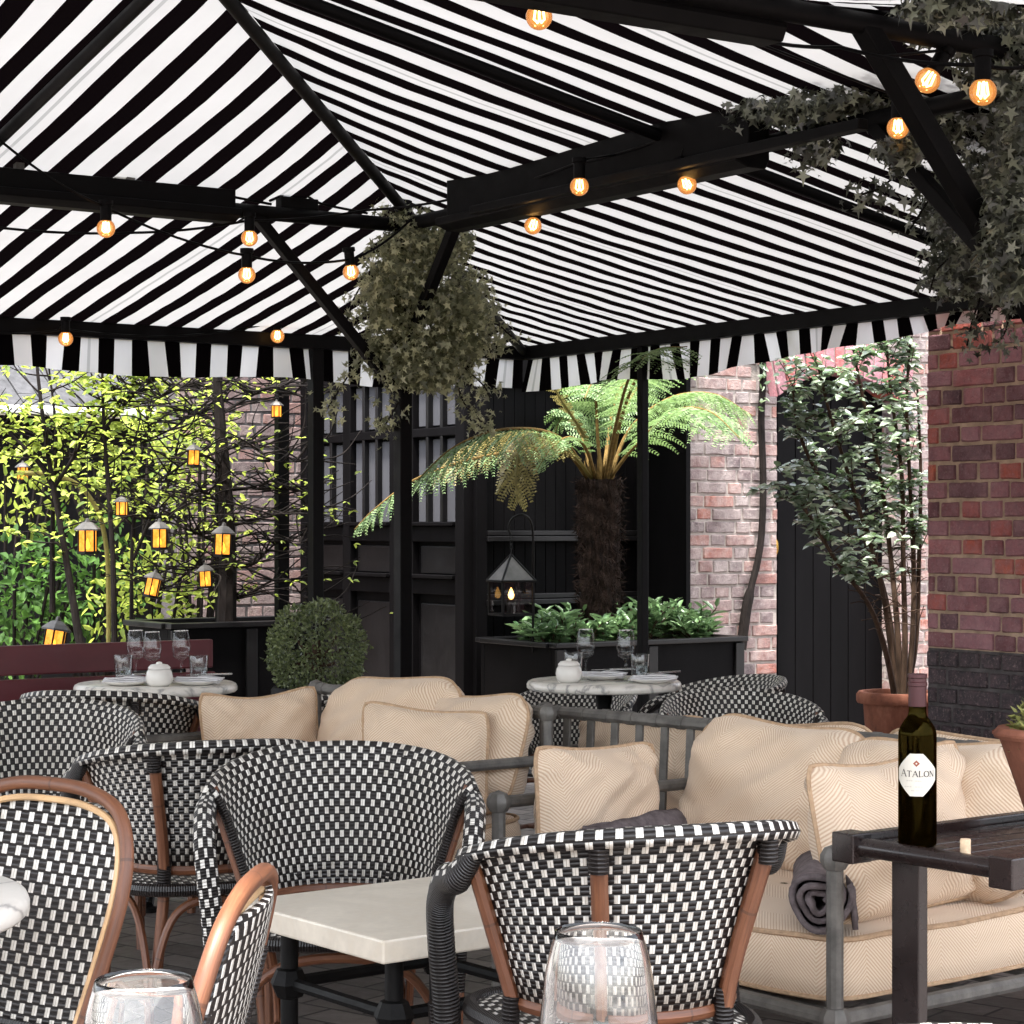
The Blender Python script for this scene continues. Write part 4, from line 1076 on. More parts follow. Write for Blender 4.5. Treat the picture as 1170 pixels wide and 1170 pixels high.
# lettering: serif capitals drawn as strokes on the paper
def stroke(mb, pts, w0, w1=None):
    (x0, y0), (x1, y1) = pts; d = math.hypot(x1 - x0, y1 - y0) or 1; nx, ny = -(y1 - y0) / d, (x1 - x0) / d; w1 = w0 if w1 is None else w1
    n = 3
    for i in range(n):
        a, e = i / n, (i + 1) / n; wa, we = w0 + (w1 - w0) * a, w0 + (w1 - w0) * e
        P = lambda t, w: (x0 + (x1 - x0) * t + nx * w / 2, y0 + (y1 - y0) * t + ny * w / 2)
        mb.poly([cyl(*P(a, -wa), rb + .0011), cyl(*P(e, -we), rb + .0011), cyl(*P(e, we), rb + .0011), cyl(*P(a, wa), rb + .0011)])
ink = MB(); T, S_ = .0017, .0006
def letter(ch, x, y, h):
    w = h * {'A': .95, 'T': .85, 'L': .75, 'O': .95, 'N': .95}[ch]; L = lambda a, b_, t0=T: stroke(ink, [(x + a[0] * w, y + a[1] * h), (x + b_[0] * w, y + b_[1] * h)], t0)
    sf = lambda cx, yy, ww=.26: L((cx - ww / 2, yy), (cx + ww / 2, yy), S_)
    if ch == 'A': L((.08, 0), (.5, 1), S_ * 1.3); L((.5, 1), (.92, 0)); L((.24, .36), (.74, .36), S_); sf(.08, 0); sf(.92, 0)
    if ch == 'T': L((.5, 0), (.5, 1)); L((.05, .97), (.95, .97), S_ * 1.5); L((.05, .97), (.05, .82), S_); L((.95, .97), (.95, .82), S_); sf(.5, 0, .34)
    if ch == 'L': L((.2, 0), (.2, 1)); L((.05, .03), (.92, .03), S_ * 1.5); L((.92, .03), (.95, .22), S_); sf(.2, 1, .34)
    if ch == 'O':
        for k in range(16):
            a0, a1 = 2 * PI * k / 16, 2 * PI * (k + 1) / 16; th = T * (.45 + .6 * abs(math.cos((a0 + a1) / 2)))
            L((.5 + .44 * math.cos(a0), .5 + .5 * math.sin(a0)), (.5 + .44 * math.cos(a1), .5 + .5 * math.sin(a1)), th)
    if ch == 'N': L((.12, 0), (.12, 1), S_ * 1.2); L((.12, 1), (.86, 0)); L((.86, 0), (.86, 1), S_ * 1.2); sf(.12, 0); sf(.1, 1); sf(.86, 1)
    return w
x = -.0285
for i, ch in enumerate('ATALON'):
    hgt = .0120 if i == 0 else .0100
    x += letter(ch, x, zc - .003, hgt) + .0009
ink.build('label_lettering', M_INK, lb, smooth=False)
fi = MB()
for y, w in ((-.010, .017), (-.020, .021), (-.0265, .009)):
    for k in range(9):
        if k % 4 != 3: stroke(fi, [(-w + 2 * w * k / 9, zc + y), (-w + 2 * w * (k + .8) / 9, zc + y)], .0012)
fi.build('small_print', M_FAINTINK, lb, smooth=False)
em = MB(); s = .0056; cz = zc + .0195; em.poly([cyl(0, cz - s, rb + .0011), cyl(s, cz, rb + .0011), cyl(0, cz + s, rb + .0011), cyl(-s, cz, rb + .0011)])
s = .0018; em.poly([cyl(0, cz - s, rb + .0014), cyl(s, cz, rb + .0014), cyl(0, cz + s, rb + .0014), cyl(-s, cz, rb + .0014)], mat=1); em.build('label_emblem', [M_EMBLEM, M_LABEL], lb, smooth=False)
ck = at(1103, 975, 3.56); ck.z = ZT + .001
tk = thing('cork', 'wine cork standing on the slatted tray table', 'cork', ck)
b = MB(); b.lathe([(.001, 0), (.0085, 0), (.009, .002), (.009, .024), (.0085, .026), (.001, .026)], 20); b.build('cork_body', M_CORK, tk, angle=50)
# ------------------------------------------------------------------ garden sofas of grey metal tube
GS = 'grey metal garden sofas'
def knob(mb, p, r=.028):
    mb.lathe([(.001, -r), (r * .72, -r * .72), (r, -r * .2), (r, r * .25), (r * .7, r * .75), (.001, r)], 8, c=p)
def make_sofa(label, xy, th, W, D, zarm=.62, zback=.735, spindles=True, ties=True, lean=.0):
    t = thing('garden_sofa', label, 'sofa', (xy[0], xy[1], 0), th, GS); w, d = W / 2, D / 2
    b = MB()
    for x in (-w, w):
        b.tube([(x, d, .0), (x, d, zarm)], .0165, 10); b.tube([(x, -d, .0), (x, -d - lean * .3, zback)], .0165, 10)
        b.lathe([(.026, 0), (.026, .02), (.017, .03)], 12, c=(x, d, 0)); b.lathe([(.026, 0), (.026, .02), (.017, .03)], 12, c=(x, -d, 0))
    for y in (-d, d): b.tube([(-w, y, .315), (w, y, .315)], .0165, 10)
    for x in (-w, w): b.tube([(x, -d, .315), (x, d, .315)], .0165, 10)
    for x in (-w, w):
        for y in (-d, d): knob(b, (x, y, .315), .030)
    b.build('frame', M_GREYMETAL, t, angle=30)
    for x in (-w, w):
        a = MB(); a.tube([(x, d, zarm), (x, -d, zarm)], .0145, 10); knob(a, (x, d, zarm)); a.build('armrest', M_GREYMETAL, t, angle=30)
    r = MB(); r.tube([(-w, -d - lean * .3, zback), (w, -d - lean * .3, zback)], .0165, 10); knob(r, (-w, -d - lean * .3, zback), .026); knob(r, (w, -d - lean * .3, zback), .026); r.build('back_rail', M_GREYMETAL, t, angle=30)
    if spindles:
        s = MB(); n = int(W / .088)
        for i in range(1, n):
            x = -w + W * i / n; s.box((x - .012, -d, (zback + .33) / 2), (.024, .010, zback - .34), rot=Matrix.Rotation(.05, 3, 'Y'))
        s.build('back_spindles', M_GREYMETAL, t, smooth=False, bevel=.002)
    if ties:
        n = int(W / .088)
        for i in range(n):
            x = -w + W * (i + .5) / n
            s = MB(); s.tube([(x - .004, -d - lean * .3, zback), (x + .022, -d - lean * .3, zback)], .0185, 10); s.build('rail_tie', M_GREYMETAL, t, angle=30)
    ln = MB()
    for i in range(7):
        y = -d + D * (i + .5) / 7; ln.box((0, y, .318), (W - .03, .03, .008))
    ln.build('seat_slats', M_GREYMETAL, t, smooth=False)
    return t
dS = V((.616, -.788, 0)); nS = V((.788, .616, 0))
S1W, S2W, SD_ = 1.14, 1.04, .78
K2_ = V((.61, 4.05, 0)); s2c = K2_ - dS * S2W / 2 + nS * SD_ / 2
s1c = V((.095, 5.755, 0)) - dS * S1W / 2 - nS * .41
TH2 = math.atan2(nS.x, -nS.y) ; TH2 = R(128)
make_sofa('grey tube sofa at the left with its cushioned back towards the black glazed doors', s1c, TH2, S1W, .82, .62, .745, False, True)
make_sofa('grey tube sofa nearest us, with rolled grey blanket on its front arm', s2c, TH2, S2W, SD_, .62, .69, False, False)
nT = V((.714, .70, 0)); dT = V((.70, -.714, 0)); S3W = 2.05
s3c = V((.092, 5.95, 0)) + dT * S3W / 2 + nT * .37
make_sofa('grey tube sofa facing away, its spindled back against the nearest sofa', s3c, R(-45.6), S3W, .74, .62, .735, True, True)

# ------------------------------------------------------------------ cushions
def pillow_mesh(w, h, t, seed, bow=.05, corner=.8, N=26, slump=0.0, rnd=.07):
    r = random.Random(seed); mb = MB()
    ph = [r.uniform(0, 6) for _ in range(6)]
    def xy(u, v):
        a, c = 2 * u - 1, 2 * v - 1
        x = a * (1 - bow * (1 - c * c)) ; y = c * (1 - bow * (1 - a * a))
        x *= 1 - rnd * abs(c) ** 7; y *= 1 - rnd * abs(a) ** 7
        return x * w / 2, y * h / 2
    def th(u, v):
        a, c = abs(2 * u - 1), abs(2 * v - 1)
        base = max(0, (1 - a ** 2.6)) ** .55 * max(0, (1 - c ** 2.6)) ** .55
        q = .010 * math.sin(9 * u + ph[0] + 4 * v) + .008 * math.sin(13 * v + ph[1] - 5 * u) + .006 * math.sin(21 * (u + v) + ph[2]) 
        wr = .020 * max(0, a * c) ** 1.2 * math.sin(26 * (u - v) + ph[3])
        return base * (t / 2 + q * min(1, t / .14)) + wr * base ** .3
    def surf(sgn):
        def f(u, v):
            x, y = xy(u, v); k = th(u, v)
            sl = slump * (1 - v) ** 2
            return (x + .012 * math.sin(3 * v + ph[4]) * (1 if abs(2 * u - 1) < .99 else .8), sgn * (k + .0005) + sgn * sl * k * 2 , y + h / 2 + .012 * math.sin(3.2 * u + ph[5]) - .018 * math.sin(PI * u) * v)
        return f
    for sgn in (1, -1):
        mb.grid(surf(sgn), N, N, 0, (lambda u, v: (xy(u, v)[0] + 3, xy(u, v)[1] + 3)))
    if True:
        # grid faces of the front side point the wrong way: flip them
        n1 = N * N
        for i in range(n1): mb.f[i] = tuple(reversed(mb.f[i])); mb.uv[i] = tuple(reversed(mb.uv[i]))
    edge = [V(surf(1)(i / N, 0)) for i in range(N)] + [V(surf(1)(1, i / N)) for i in range(N)] + [V(surf(1)(1 - i / N, 1)) for i in range(N)] + [V(surf(1)(0, 1 - i / N)) for i in range(N)]
    pm = MB(); pm.tube([V((p.x, 0, p.z)) for p in edge], .0052, 6, closed=True)
    return mb, pm
def pillow(name, label, base, th, w, h, t, lean, seed, group, cat='cushion', roll=0, **kw):
    o = thing(name, label, cat, base, th, group, rx=lean); o.rotation_euler = (lean, roll, th)
    a, p = pillow_mesh(w, h, t, seed, **kw); c = a.build('cushion_cover', M_HERR, o, angle=180); p.build('piping', M_PIPING, o)
    return o
def seat_cushion(label, xy, th, w, d, z0, t, seed, group):
    o = thing('seat_cushion', label, 'cushion', (xy[0], xy[1], z0), th, group)
    r = random.Random(seed); ph = [r.uniform(0, 6) for _ in range(4)]
    def outline(k, g=1.0, n=72):
        a = 2 * PI * k / n; c, s = math.cos(a), math.sin(a); p = 2 / 9
        return (abs(c) ** p * (1 if c > 0 else -1) * w / 2 * g, abs(s) ** p * (1 if s > 0 else -1) * d / 2 * g)
    n = 72; lv = [(0, .0, .001), (0, .0, .5), (0, .0, .98), (t * .12, 1, 1.0), (t * .4, 1, 1.012), (t * .7, 1, 1.010), (t * .95, 1, .998)]
    mb = MB(); prof = [(.02, .96, 0), (.9, .97, .002)]
    rows = [(0.0, .02), (0.0, .5), (.002, .97), (t * .10, 1.0), (t * .4, 1.010), (t * .7, 1.008), (t * .92, 1.0), (t * 1.0, .975), (t * 1.06, .9), (t * 1.12, .6), (t * 1.15, .3), (t * 1.15, .02)]
    cum = [0]
    for i in range(1, len(rows)): cum.append(cum[-1] + math.hypot(rows[i][0] - rows[i - 1][0], (rows[i][1] - rows[i - 1][1]) * d / 2))
    def f(u, v):
        i = int(round(v * (len(rows) - 1))); z, g = rows[i]; x, y = outline(int(round(u * n)) % n, g)
        wob = .006 * math.sin(x * 9 + ph[0]) * math.sin(y * 11 + ph[1]) + .003 * math.sin(x * 23 + ph[2] + y * 17)
        return (x, y, z + (wob if i > 6 else wob * .3))
    def uvf(u, v):
        i = int(round(v * (len(rows) - 1))); k = u * n; z, g = rows[i]
        if 3 <= i <= 6:
            q = k / n; return (2 * (w + d) * q, cum[i])
        x, y = outline(int(round(k)) % n, g); return (y + 3, x + 3)
    mb.grid(f, n, len(rows) - 1, 0, None)
    # uv per face: side faces run round the cushion, top faces lie flat
    idx = 0; per = [0]
    for k in range(n):
        x0, y0 = outline(k); x1, y1 = outline(k + 1); per.append(per[-1] + math.hypot(x1 - x0, y1 - y0))
    for j in range(len(rows) - 1):
        for i in range(n):
            if 2 <= j <= 6: mb.uv[idx] = ((per[i], cum[j]), (per[i + 1], cum[j]), (per[i + 1], cum[j + 1]), (per[i], cum[j + 1]))
            else:
                q = []
                for (uu, jj) in ((i, j), (i + 1, j), (i + 1, j + 1), (i, j + 1)):
                    x, y = outline(uu % n, rows[jj][1]); q.append((y + 3, x + 3))
                mb.uv[idx] = tuple(q)
            idx += 1
    mb.build('cushion_cover', M_HERR, o, angle=180)
    p = MB()
    for zz, g in ((t * .99, .992), (t * .06, .995)):
        path = []
        for k in range(n):
            x, y = outline(k, g); wob = .006 * math.sin(x * 9 + ph[0]) * math.sin(y * 11 + ph[1]) + .003 * math.sin(x * 23 + ph[2] + y * 17)
            path.append(V((x, y, zz + wob * (1 if zz > .05 else .3))))
        p.tube(path, .0058, 6, closed=True)
    p.build('piping', M_PIPING, o); return o
GC = 'herringbone sofa seat cushions'
def onsofa(c, x, y, z): return V(c) - dS * x - nS * y + UP * z    # sofa-local x (towards -dS), y (front) to world
seat_cushion('deep beige seat cushion of the nearest sofa, with the rolled blanket on it', s2c, TH2, S2W - .05, SD_ - .03, .332, .122, 1, GC)
seat_cushion('beige seat cushion of the left sofa, seen behind the woven armchairs', s1c, TH2, S1W - .05, .79, .332, .122, 2, GC)
seat_cushion('beige seat cushion of the sofa facing away', s3c, R(-45.6), S3W - .06, .70, .332, .122, 3, GC)
GB = 'large beige back cushions'
LE = R(14)
pillow('back_cushion', 'large beige back cushion of the nearest sofa, next to the square pillow', onsofa(s2c, .235, -.17, .462), TH2, .57, .345, .18, LE, 11, GB, bow=-.05, rnd=.16, slump=.25)
pillow('back_cushion', 'large beige back cushion of the nearest sofa, behind the wine bottle', onsofa(s2c, -.26, -.15, .462), TH2 + .05, .55, .34, .18, LE, 12, GB, bow=-.04, rnd=.14, slump=.25)
pillow('back_cushion', 'large beige back cushion of the left sofa, beside the boxwood ball', onsofa(s1c, .07, -.29, .462), TH2, .62, .36, .19, LE, 13, GB, bow=-.04, rnd=.14, slump=.25)
pillow('back_cushion', 'crumpled beige back cushion of the left sofa, nearest the spindled back', onsofa(s1c, -.315, -.29, .462), TH2, .46, .335, .19, LE, 14, GB, bow=-.03, rnd=.14, slump=.25)
for i, (s, lab) in enumerate(((-.74, 'beige cushion behind the spindles of the sofa facing away'), (-.22, 'beige cushion showing over the spindled back, below the woven armchair'), (.30, 'beige cushion of the sofa facing away, in front of the terracotta pot'))):
    pillow('back_cushion', lab, s3c + dT * s - nT * .20 + UP * .462, R(-45.6), .50, .30 - .01 * (i == 0), .16, LE, 20 + i, GB, bow=-.02, rnd=.12)
pillow('back_cushion', 'beige pillow leaning up beside the wine bottle, behind the sofa back', s3c + dT * .82 - nT * .16 + UP * .462, R(-45.6) + .2, .44, .33, .14, R(10), 27, GB, bow=.06, roll=-.10)
GP = 'square beige throw pillows'
tD = math.atan2(-dS.x, dS.y)
pillow('throw_pillow', 'square beige throw pillow in front of the spindles, above the dark folded blanket', V((.215, 4.93, .462)), tD + .12, .42, .29, .13, R(12), 31, GP, bow=.05, roll=-.09)
pillow('throw_pillow', 'plump beige throw pillow behind the slatted table with the bottle', onsofa(s2c, -.40, .04, .463), tD - .02 + PI, .46, .335, .18, R(-13), 32, GP, bow=.05)
pillow('throw_pillow', 'piped beige throw pillow in the middle of the left sofa', onsofa(s1c, -.40, -.10, .463), TH2 + .6, .37, .315, .14, R(16), 33, GP, bow=.05)
pillow('throw_pillow', 'smooth beige throw pillow at the far end of the left sofa', V((-.73, 6.33, .463)), tD - .25, .37, .31, .13, R(12), 34, GP, bow=.05, roll=-.03)

# ------------------------------------------------------------------ blankets
def rolled(label, base, ang, length, rad, seed, tail=True):
    o = thing('rolled_blanket', label, 'blanket', base, ang, 'dark grey rolled blankets'); r = random.Random(seed)
    mb = MB(); turns = 3.2; N = 84
    def f(u, v):
        a = u * turns * 2 * PI; q = rad * (.16 + .84 * u) + .004 * math.sin(a * 3 + v * 5) + .003 * math.sin(v * 17 + a)
        x, z = q * math.cos(a), q * math.sin(a) + rad
        if tail and u > .965: k = (u - .965) / .035; x += .05 * k; z = z * (1 - k) + .01 * k
        return (x, (v - .5) * length + .012 * math.sin(a * 1.3) * (1 if v in (0, 1) else 0), max(.004, z))
    mb.grid(f, N, 14, 0)
    c = mb.build('blanket_cloth', M_GREYFELT, o, angle=180); s = c.modifiers.new('felt', 'SOLIDIFY'); s.thickness = .011; s.offset = 0
    return o
aN = math.atan2(-nS.x, nS.y)      # local +Y along nS
rolled('tightly rolled dark grey blanket end-on at the corner post of the nearest sofa', V((.62, 4.30, .462)), -.17, .36, .064, 3)
rolled('dark grey blanket lying below the square pillow, behind the nearest armchair', V((.235, 4.70, .468)), aN + .25, .36, .071, 4, False)
# cushions of the side-on armchair by the bench
gp = thing('grey_cushion', 'grey cushion resting in the side-on armchair by the bench', 'cushion', (-.70, 7.14, .42), R(78), 'armchair cushions'); gp.rotation_euler = (R(15), 0, R(84))
a, p = pillow_mesh(.38, .24, .10, 44, bow=.05); a.build('cushion_cover', M_GREYCUSH, gp, angle=180)
sp = thing('seat_pad', 'pale seat pad on the side-on armchair by the bench', 'cushion', (-.79, 7.10, .412), R(78), 'armchair cushions')
b = MB(); b.box((0, 0, .022), (.42, .41, .04)); b.build('pad_cover', M_PALETAUPE, sp, bevel=.018)

# ------------------------------------------------------------------ pots
def pot(name, label, p, rim, foot, h, lip=.03, liph=.05):
    t = thing(name, label, 'pot', p); b = MB()
    b.lathe([(.001, 0), (foot, 0), (foot + .004, .01), (rim - lip, h - liph), (rim - .004, h - liph), (rim, h - liph + .01), (rim, h - .012), (rim - .01, h), (rim - .03, h), (rim - .036, h - .02), (rim - .04, h - .07), (.001, h - .075)], 44)
    b.build('clay_body', M_TERRA, t, angle=45)
    s = MB(); s.lathe([(.001, h - .045), (rim - .041, h - .05)], 24); s.build('soil', M_SOIL, t); return t
POT2 = at(1026, 790, 9.6); PZ = POT2.z; POT2.z = 0
pot('terracotta_pot', 'large terracotta pot under the silver-green shrub by the brick wall', POT2, .185, .115, PZ)
BOWL = V((.985, 3.83, ZT + .001))
pot('terracotta_bowl', 'flared terracotta bowl with a small conifer on the slatted table', BOWL, .125, .055, .185, .012, .018)
BX = at(362, 742, 8.9)
pot('plant_tub', 'dark round tub under the clipped boxwood ball', (BX.x, BX.y, 0), .19, .15, .58)
bpy.data.objects['plant_tub'].children[0].data.materials[0] = M_BLACKWOOD
# ------------------------------------------------------------------ plants
def arr(l): return np.array([tuple(p) for p in l], float)
# boxwood ball
t = thing('boxwood_ball', 'clipped round boxwood ball between the bench and the black doors', 'shrub', (BX.x, BX.y, BX.z))
n = 5200; d = rand_dirs(n); rr = .20 * (1 - .30 * rng.random(n) ** 2.2) * (1 + .07 * np.sin(d[:, 0] * 7) * np.sin(d[:, 2] * 8 + 1) + .05 * np.sin(d[:, 1] * 15 + 2) * np.sin(d[:, 2] * 13) + .05 * (rng.random(n) > .93)); P = d * rr[:, None]
P[:, 2] *= .98
foliage('foliage', P, d + .9 * rand_dirs(n), rand_dirs(n) + d, rng.uniform(.012, .024, n), rng.uniform(.008, .014, n), M_BOX, t)
b = MB(); b.tube([(0, 0, -.22), (0, 0, .02)], .02, 8)
for k in range(9):
    w = k * .7; b.tube([(0, 0, -.08), (.1 * math.cos(w), .1 * math.sin(w), .06 * math.sin(k * 2.1))], .006, 6)
b.build('stem', M_BARK, t)
# small conifer in the bowl
t = thing('dwarf_conifer', 'small bristly conifer growing in the terracotta bowl', 'shrub', BOWL + UP * .135)
n = 2600; d = rand_dirs(n, .35); rr = .098 * rng.random(n) ** .4; P = d * rr[:, None]; P[:, 2] = np.abs(P[:, 2]) * 1.25 + .005
foliage('foliage', P, d + np.array([0, 0, .5]) + .35 * rand_dirs(n), rand_dirs(n), rng.uniform(.010, .020, n), rng.uniform(.004, .0075, n), M_CONIFER, t, BLADE, BLADE_F)
b = MB()
for k in range(7): w = k * .9; b.tube([(0, 0, -.03), (.055 * math.cos(w), .055 * math.sin(w), .085)], .0035, 6)
b.build('stem', M_BARK, t)

# laurel plants in the planter: rosettes of upright leaves
def rosette_plant(label, base, spread, h, n_st, seed, mat=M_LEAFLAUREL, ll=(.06, .105), lw=.34):
    t = thing('laurel_plant', label, 'plant', base, 0, 'laurels in the planter box'); r = np.random.default_rng(seed)
    st = MB(); P, D, N, L = [], [], [], []
    for k in range(n_st):
        w = r.uniform(0, 2 * PI); q = spread * r.random() ** .6
        tip = V((q * math.cos(w), q * math.sin(w), h * r.uniform(.55, 1.05)))
        path = catmull([(0, 0, -.06), (tip.x * .45, tip.y * .45, tip.z * .5), tip], 5); st.tube(path, .004, 5)
        for j in range(11):
            f = .45 + .55 * j / 10; p = path[min(len(path) - 1, int(f * (len(path) - 1)))]
            a = j * 2.4 + w; up = .15 + .8 * (j / 10)
            P.append(p); D.append((math.cos(a), math.sin(a), up * r.uniform(.3, 1.1))); N.append((-.3 * math.cos(a), -.3 * math.sin(a), 1)); L.append(r.uniform(*ll))
    st.build('stems', M_BARK, t); P = arr(P); L = np.array(L)
    foliage('foliage', P, np.array(D), np.array(N), L, L * lw, mat, t, var=np.clip(r.random(len(L)) ** 1.4, 0, 1)); return t
plp = [(560, .32, .13, .17, 9), (612, .30, .12, .15, 8), (650, .22, .14, .19, 10), (735, .25, .15, .22, 12), (775, .28, .15, .22, 12), (815, .3, .14, .20, 11), (690, .12, .12, .16, 7), (752, .45, .15, .24, 10), (640, .5, .14, .2, 8), (838, .25, .10, .15, 7), (668, .14, .11, .15, 8), (706, .16, .12, .17, 8), (722, .30, .12, .18, 9), (795, .12, .12, .15, 9), (585, .16, .12, .14, 8)]
nm = ['in the left end of the planter, under the hanging lantern', 'right of the hanging lantern', 'just left of the fern trunk', 'just right of the thin awning post', 'in the full bushy middle of the right half', 'near the right end of the planter', 'at the foot of the fern trunk', 'behind the bushy ones right of the post', 'behind the lantern side, in the back row', 'smallest, at the brick wall end', 'low in front of the fern trunk, left side', 'low in front of the fern trunk, behind the glasses', 'squeezed between the fern trunk and the awning post', 'low in the front row of the right half', 'low in the front row below the lantern']
for i, ((px, dv, sp, hh, ns), q) in enumerate(zip(plp, nm)):
    # find the point of the planter on that sight line, dv metres in from its front face
    k = (px - CX) / F; s = (k * (PLo.y + Vv.y * dv) - (PLo.x + Vv.x * dv)) / (Uv.x - k * Uv.y)
    s = max(.1, min(1.16, s)) if px > 600 else max(.08, s)
    rosette_plant('glossy laurel ' + q, PLo + Uv * s + Vv * dv + UP * .585, sp, hh, ns + 2, 50 + i)

# tree fern
FT = V((0, 0, 0)); k = (685 - CX) / F
fx = PLo + Vv * .42; s = (k * fx.y - fx.x) / (Uv.x - k * Uv.y); FT = fx + Uv * s; FT.z = .56
fern = thing('tree_fern', 'tree fern with a thick dark fibrous trunk and arching fronds over the planter', 'tree fern', FT)
zt = at(685, 548, FT.y).z - FT.z
b = MB()
def ft(u, v):
    a = u * 2 * PI; q = (.102 + .018 * v) * (1 + .06 * math.sin(5 * a + v * 7) + .05 * math.sin(13 * a + v * 31) + .04 * math.sin(v * 60 + 3 * a))
    return (q * math.cos(a), q * math.sin(a), v * zt)
b.grid(ft, 40, 60, 0, None, True); b.build('trunk', M_FERNTRUNK, fern, angle=180)
n = 1500; a = rng.uniform(0, 2 * PI, n); z = rng.uniform(.02, 1.02, n) * zt; q = .112
P = np.stack([q * np.cos(a), q * np.sin(a), z], 1); D = np.stack([.5 * np.cos(a), .5 * np.sin(a), rng.uniform(-1, .6, n)], 1)
foliage('trunk_fibres', P, D, rand_dirs(n), rng.uniform(.03, .07, n), rng.uniform(.003, .009, n), M_FERNTRUNK, fern, BLADE, BLADE_F)
n = 60; a = rng.uniform(0, 2 * PI, n)
P = np.stack([.06 * np.cos(a), .06 * np.sin(a), np.full(n, zt - .02)], 1); D = np.stack([.35 * np.cos(a), .35 * np.sin(a), np.ones(n)], 1)
M_STUB = plain('rust_frond_stubs', srgb(104, 84, 48), .9, 0, .1, .3, 30)
foliage('frond_stubs', P, D, rand_dirs(n), rng.uniform(.08, .16, n), .02, M_STUB, fern, BLADE, BLADE_F)
def frond(pts, plen, mat, droop=.4, hang=.1, npin=26, side=None):
    """one feather frond along pts (local to the fern): rachis, pinnae and pinnules"""
    path = catmull(pts, 10); m = len(path); r = random.Random(len(path) + int(plen * 1000) + int(abs(pts[-1][0]) * 100))
    b = MB(); b.tube(path, [.010 * (1 - i / m) + .002 for i in range(m)], 6); ra = b.build('frond', M_STUB if mat is not M_FERNOLD else M_FERNOLD, fern)
    P, D, N, L, W = [], [], [], [], []
    for i in range(npin):
        f = .22 + .78 * i / npin; j = min(m - 2, int(f * (m - 1))); p = path[j]; t_ = (path[j + 1] - path[j]).normalized()
        up = V((0, 0, 1)); sd = t_.cross(up); sd = sd.normalized() if sd.length > .05 else V((1, 0, 0)); nn = sd.cross(t_).normalized()
        ln = plen * (math.sin(PI * min(1, (f - .12) / .95)) ** .75 + .05)
        for sg in (-1, 1):
            q0 = p; dr = (sd * sg * r.uniform(.85, 1.1) + t_ * r.uniform(.35, .65) + nn * r.uniform(-.1, .25) - UP * hang * r.uniform(.7, 1.2)).normalized(); kk = max(5, int(ln / .016))
            for c in range(kk):
                g = c / kk; w = (ln * .17 + .006) * (1 - g) ** .8 * r.uniform(.8, 1.15) + .006
                q1 = q0 + dr * ln / kk; dr = (dr + V((0, 0, -droop / kk))).normalized()
                for s2 in (-1, 1):
                    dd = (dr * .55 + (nn.cross(dr)) * s2).normalized(); P.append(q0); D.append(dd); N.append(nn + V((r.uniform(-.3, .3), r.uniform(-.3, .3), r.uniform(0, .3)))); L.append(w); W.append(.0125)
                q0 = q1
    foliage('frond_leaflets', arr(P), arr(D), arr(N), np.array(L), np.array(W), mat, ra, BLADE, BLADE_F)
def L_(px, py, dy=0): return at(px, py, FT.y + dy) - FT
c0 = V((0, 0, zt))
frond([c0 + V((-.03, 0, 0)), L_(668, 500, -.1), L_(640, 455, -.25), L_(620, 415, -.4), L_(604, 396, -.5)], .06, M_FERNOLD, .2)                 # unfurling crozier
frond([c0 + V((.01, -.03, 0)), L_(683, 500, -.05), L_(681, 460, -.1), L_(676, 440, -.3), L_(668, 455, -.6)], .20, M_FERN, .5)
frond([c0 + V((.05, 0, 0)), L_(720, 490, .05), L_(765, 455, 0), L_(815, 450, -.1), L_(860, 475, -.15)], .30, M_FERN, .7, .35)
frond([c0 + V((.05, -.02, 0)), L_(725, 510, -.2), L_(770, 470, -.5), L_(810, 470, -.8), L_(845, 500, -1.0)], .28, M_FERN, .7, .35)
frond([c0 + V((.05, .03, 0)), L_(710, 480, .2), L_(735, 435, .3), L_(775, 410, .3), L_(825, 400, .2)], .26, M_FERN, .6, .25)
frond([c0 + V((.04, -.04, 0)), L_(712, 470, -.5), L_(735, 420, -1.0), L_(765, 402, -1.5), L_(805, 412, -1.9)], .24, M_FERN, .6, .3)
frond([c0 + V((.03, -.05, 0)), L_(705, 480, -.6), L_(722, 425, -1.3), L_(750, 400, -1.9), L_(785, 396, -2.3)], .22, M_FERN, .6, .3)
frond([c0 + V((.02, .05, 0)), L_(700, 470, .25), L_(712, 440, .4), L_(730, 430, .5), L_(750, 440, .55)], .2, M_FERN, .5)
frond([c0 + V((-.04, -.03, 0)), L_(655, 520, -.3), L_(625, 500, -.55), L_(598, 500, -.7), L_(590, 540, -.8), L_(592, 575, -.8)], .20, M_FERNOLD, .9, .5)
frond([c0 + V((-.05, 0, 0)), L_(650, 515, -.1), L_(610, 495, -.2), L_(570, 497, -.3), L_(525, 515, -.4), L_(500, 540, -.5)], .24, M_FERNOLD, .9, .8)
frond([c0 + V((-.05, .03, 0)), L_(640, 500, -.4), L_(580, 490, -.9), L_(520, 510, -1.2), L_(470, 555, -1.4)], .24, M_FERN, .9, .8)
frond([c0 + V((-.06, -.02, 0)), L_(640, 515, -.2), L_(560, 520, -.5), L_(480, 545, -.8), L_(430, 580, -.9), L_(405, 605, -.95)], .17, M_FERN, .8, .8)
frond([c0 + V((-.03, .04, 0)), L_(665, 500, .2), L_(650, 470, .3), L_(640, 480, .35), L_(630, 505, .35)], .14, M_FERN, .6)
frond([c0 + V((-.02, -.04, 0)), L_(668, 510, -.3), L_(648, 500, -.45), L_(628, 515, -.55), L_(612, 540, -.6)], .12, M_FERN, .6)

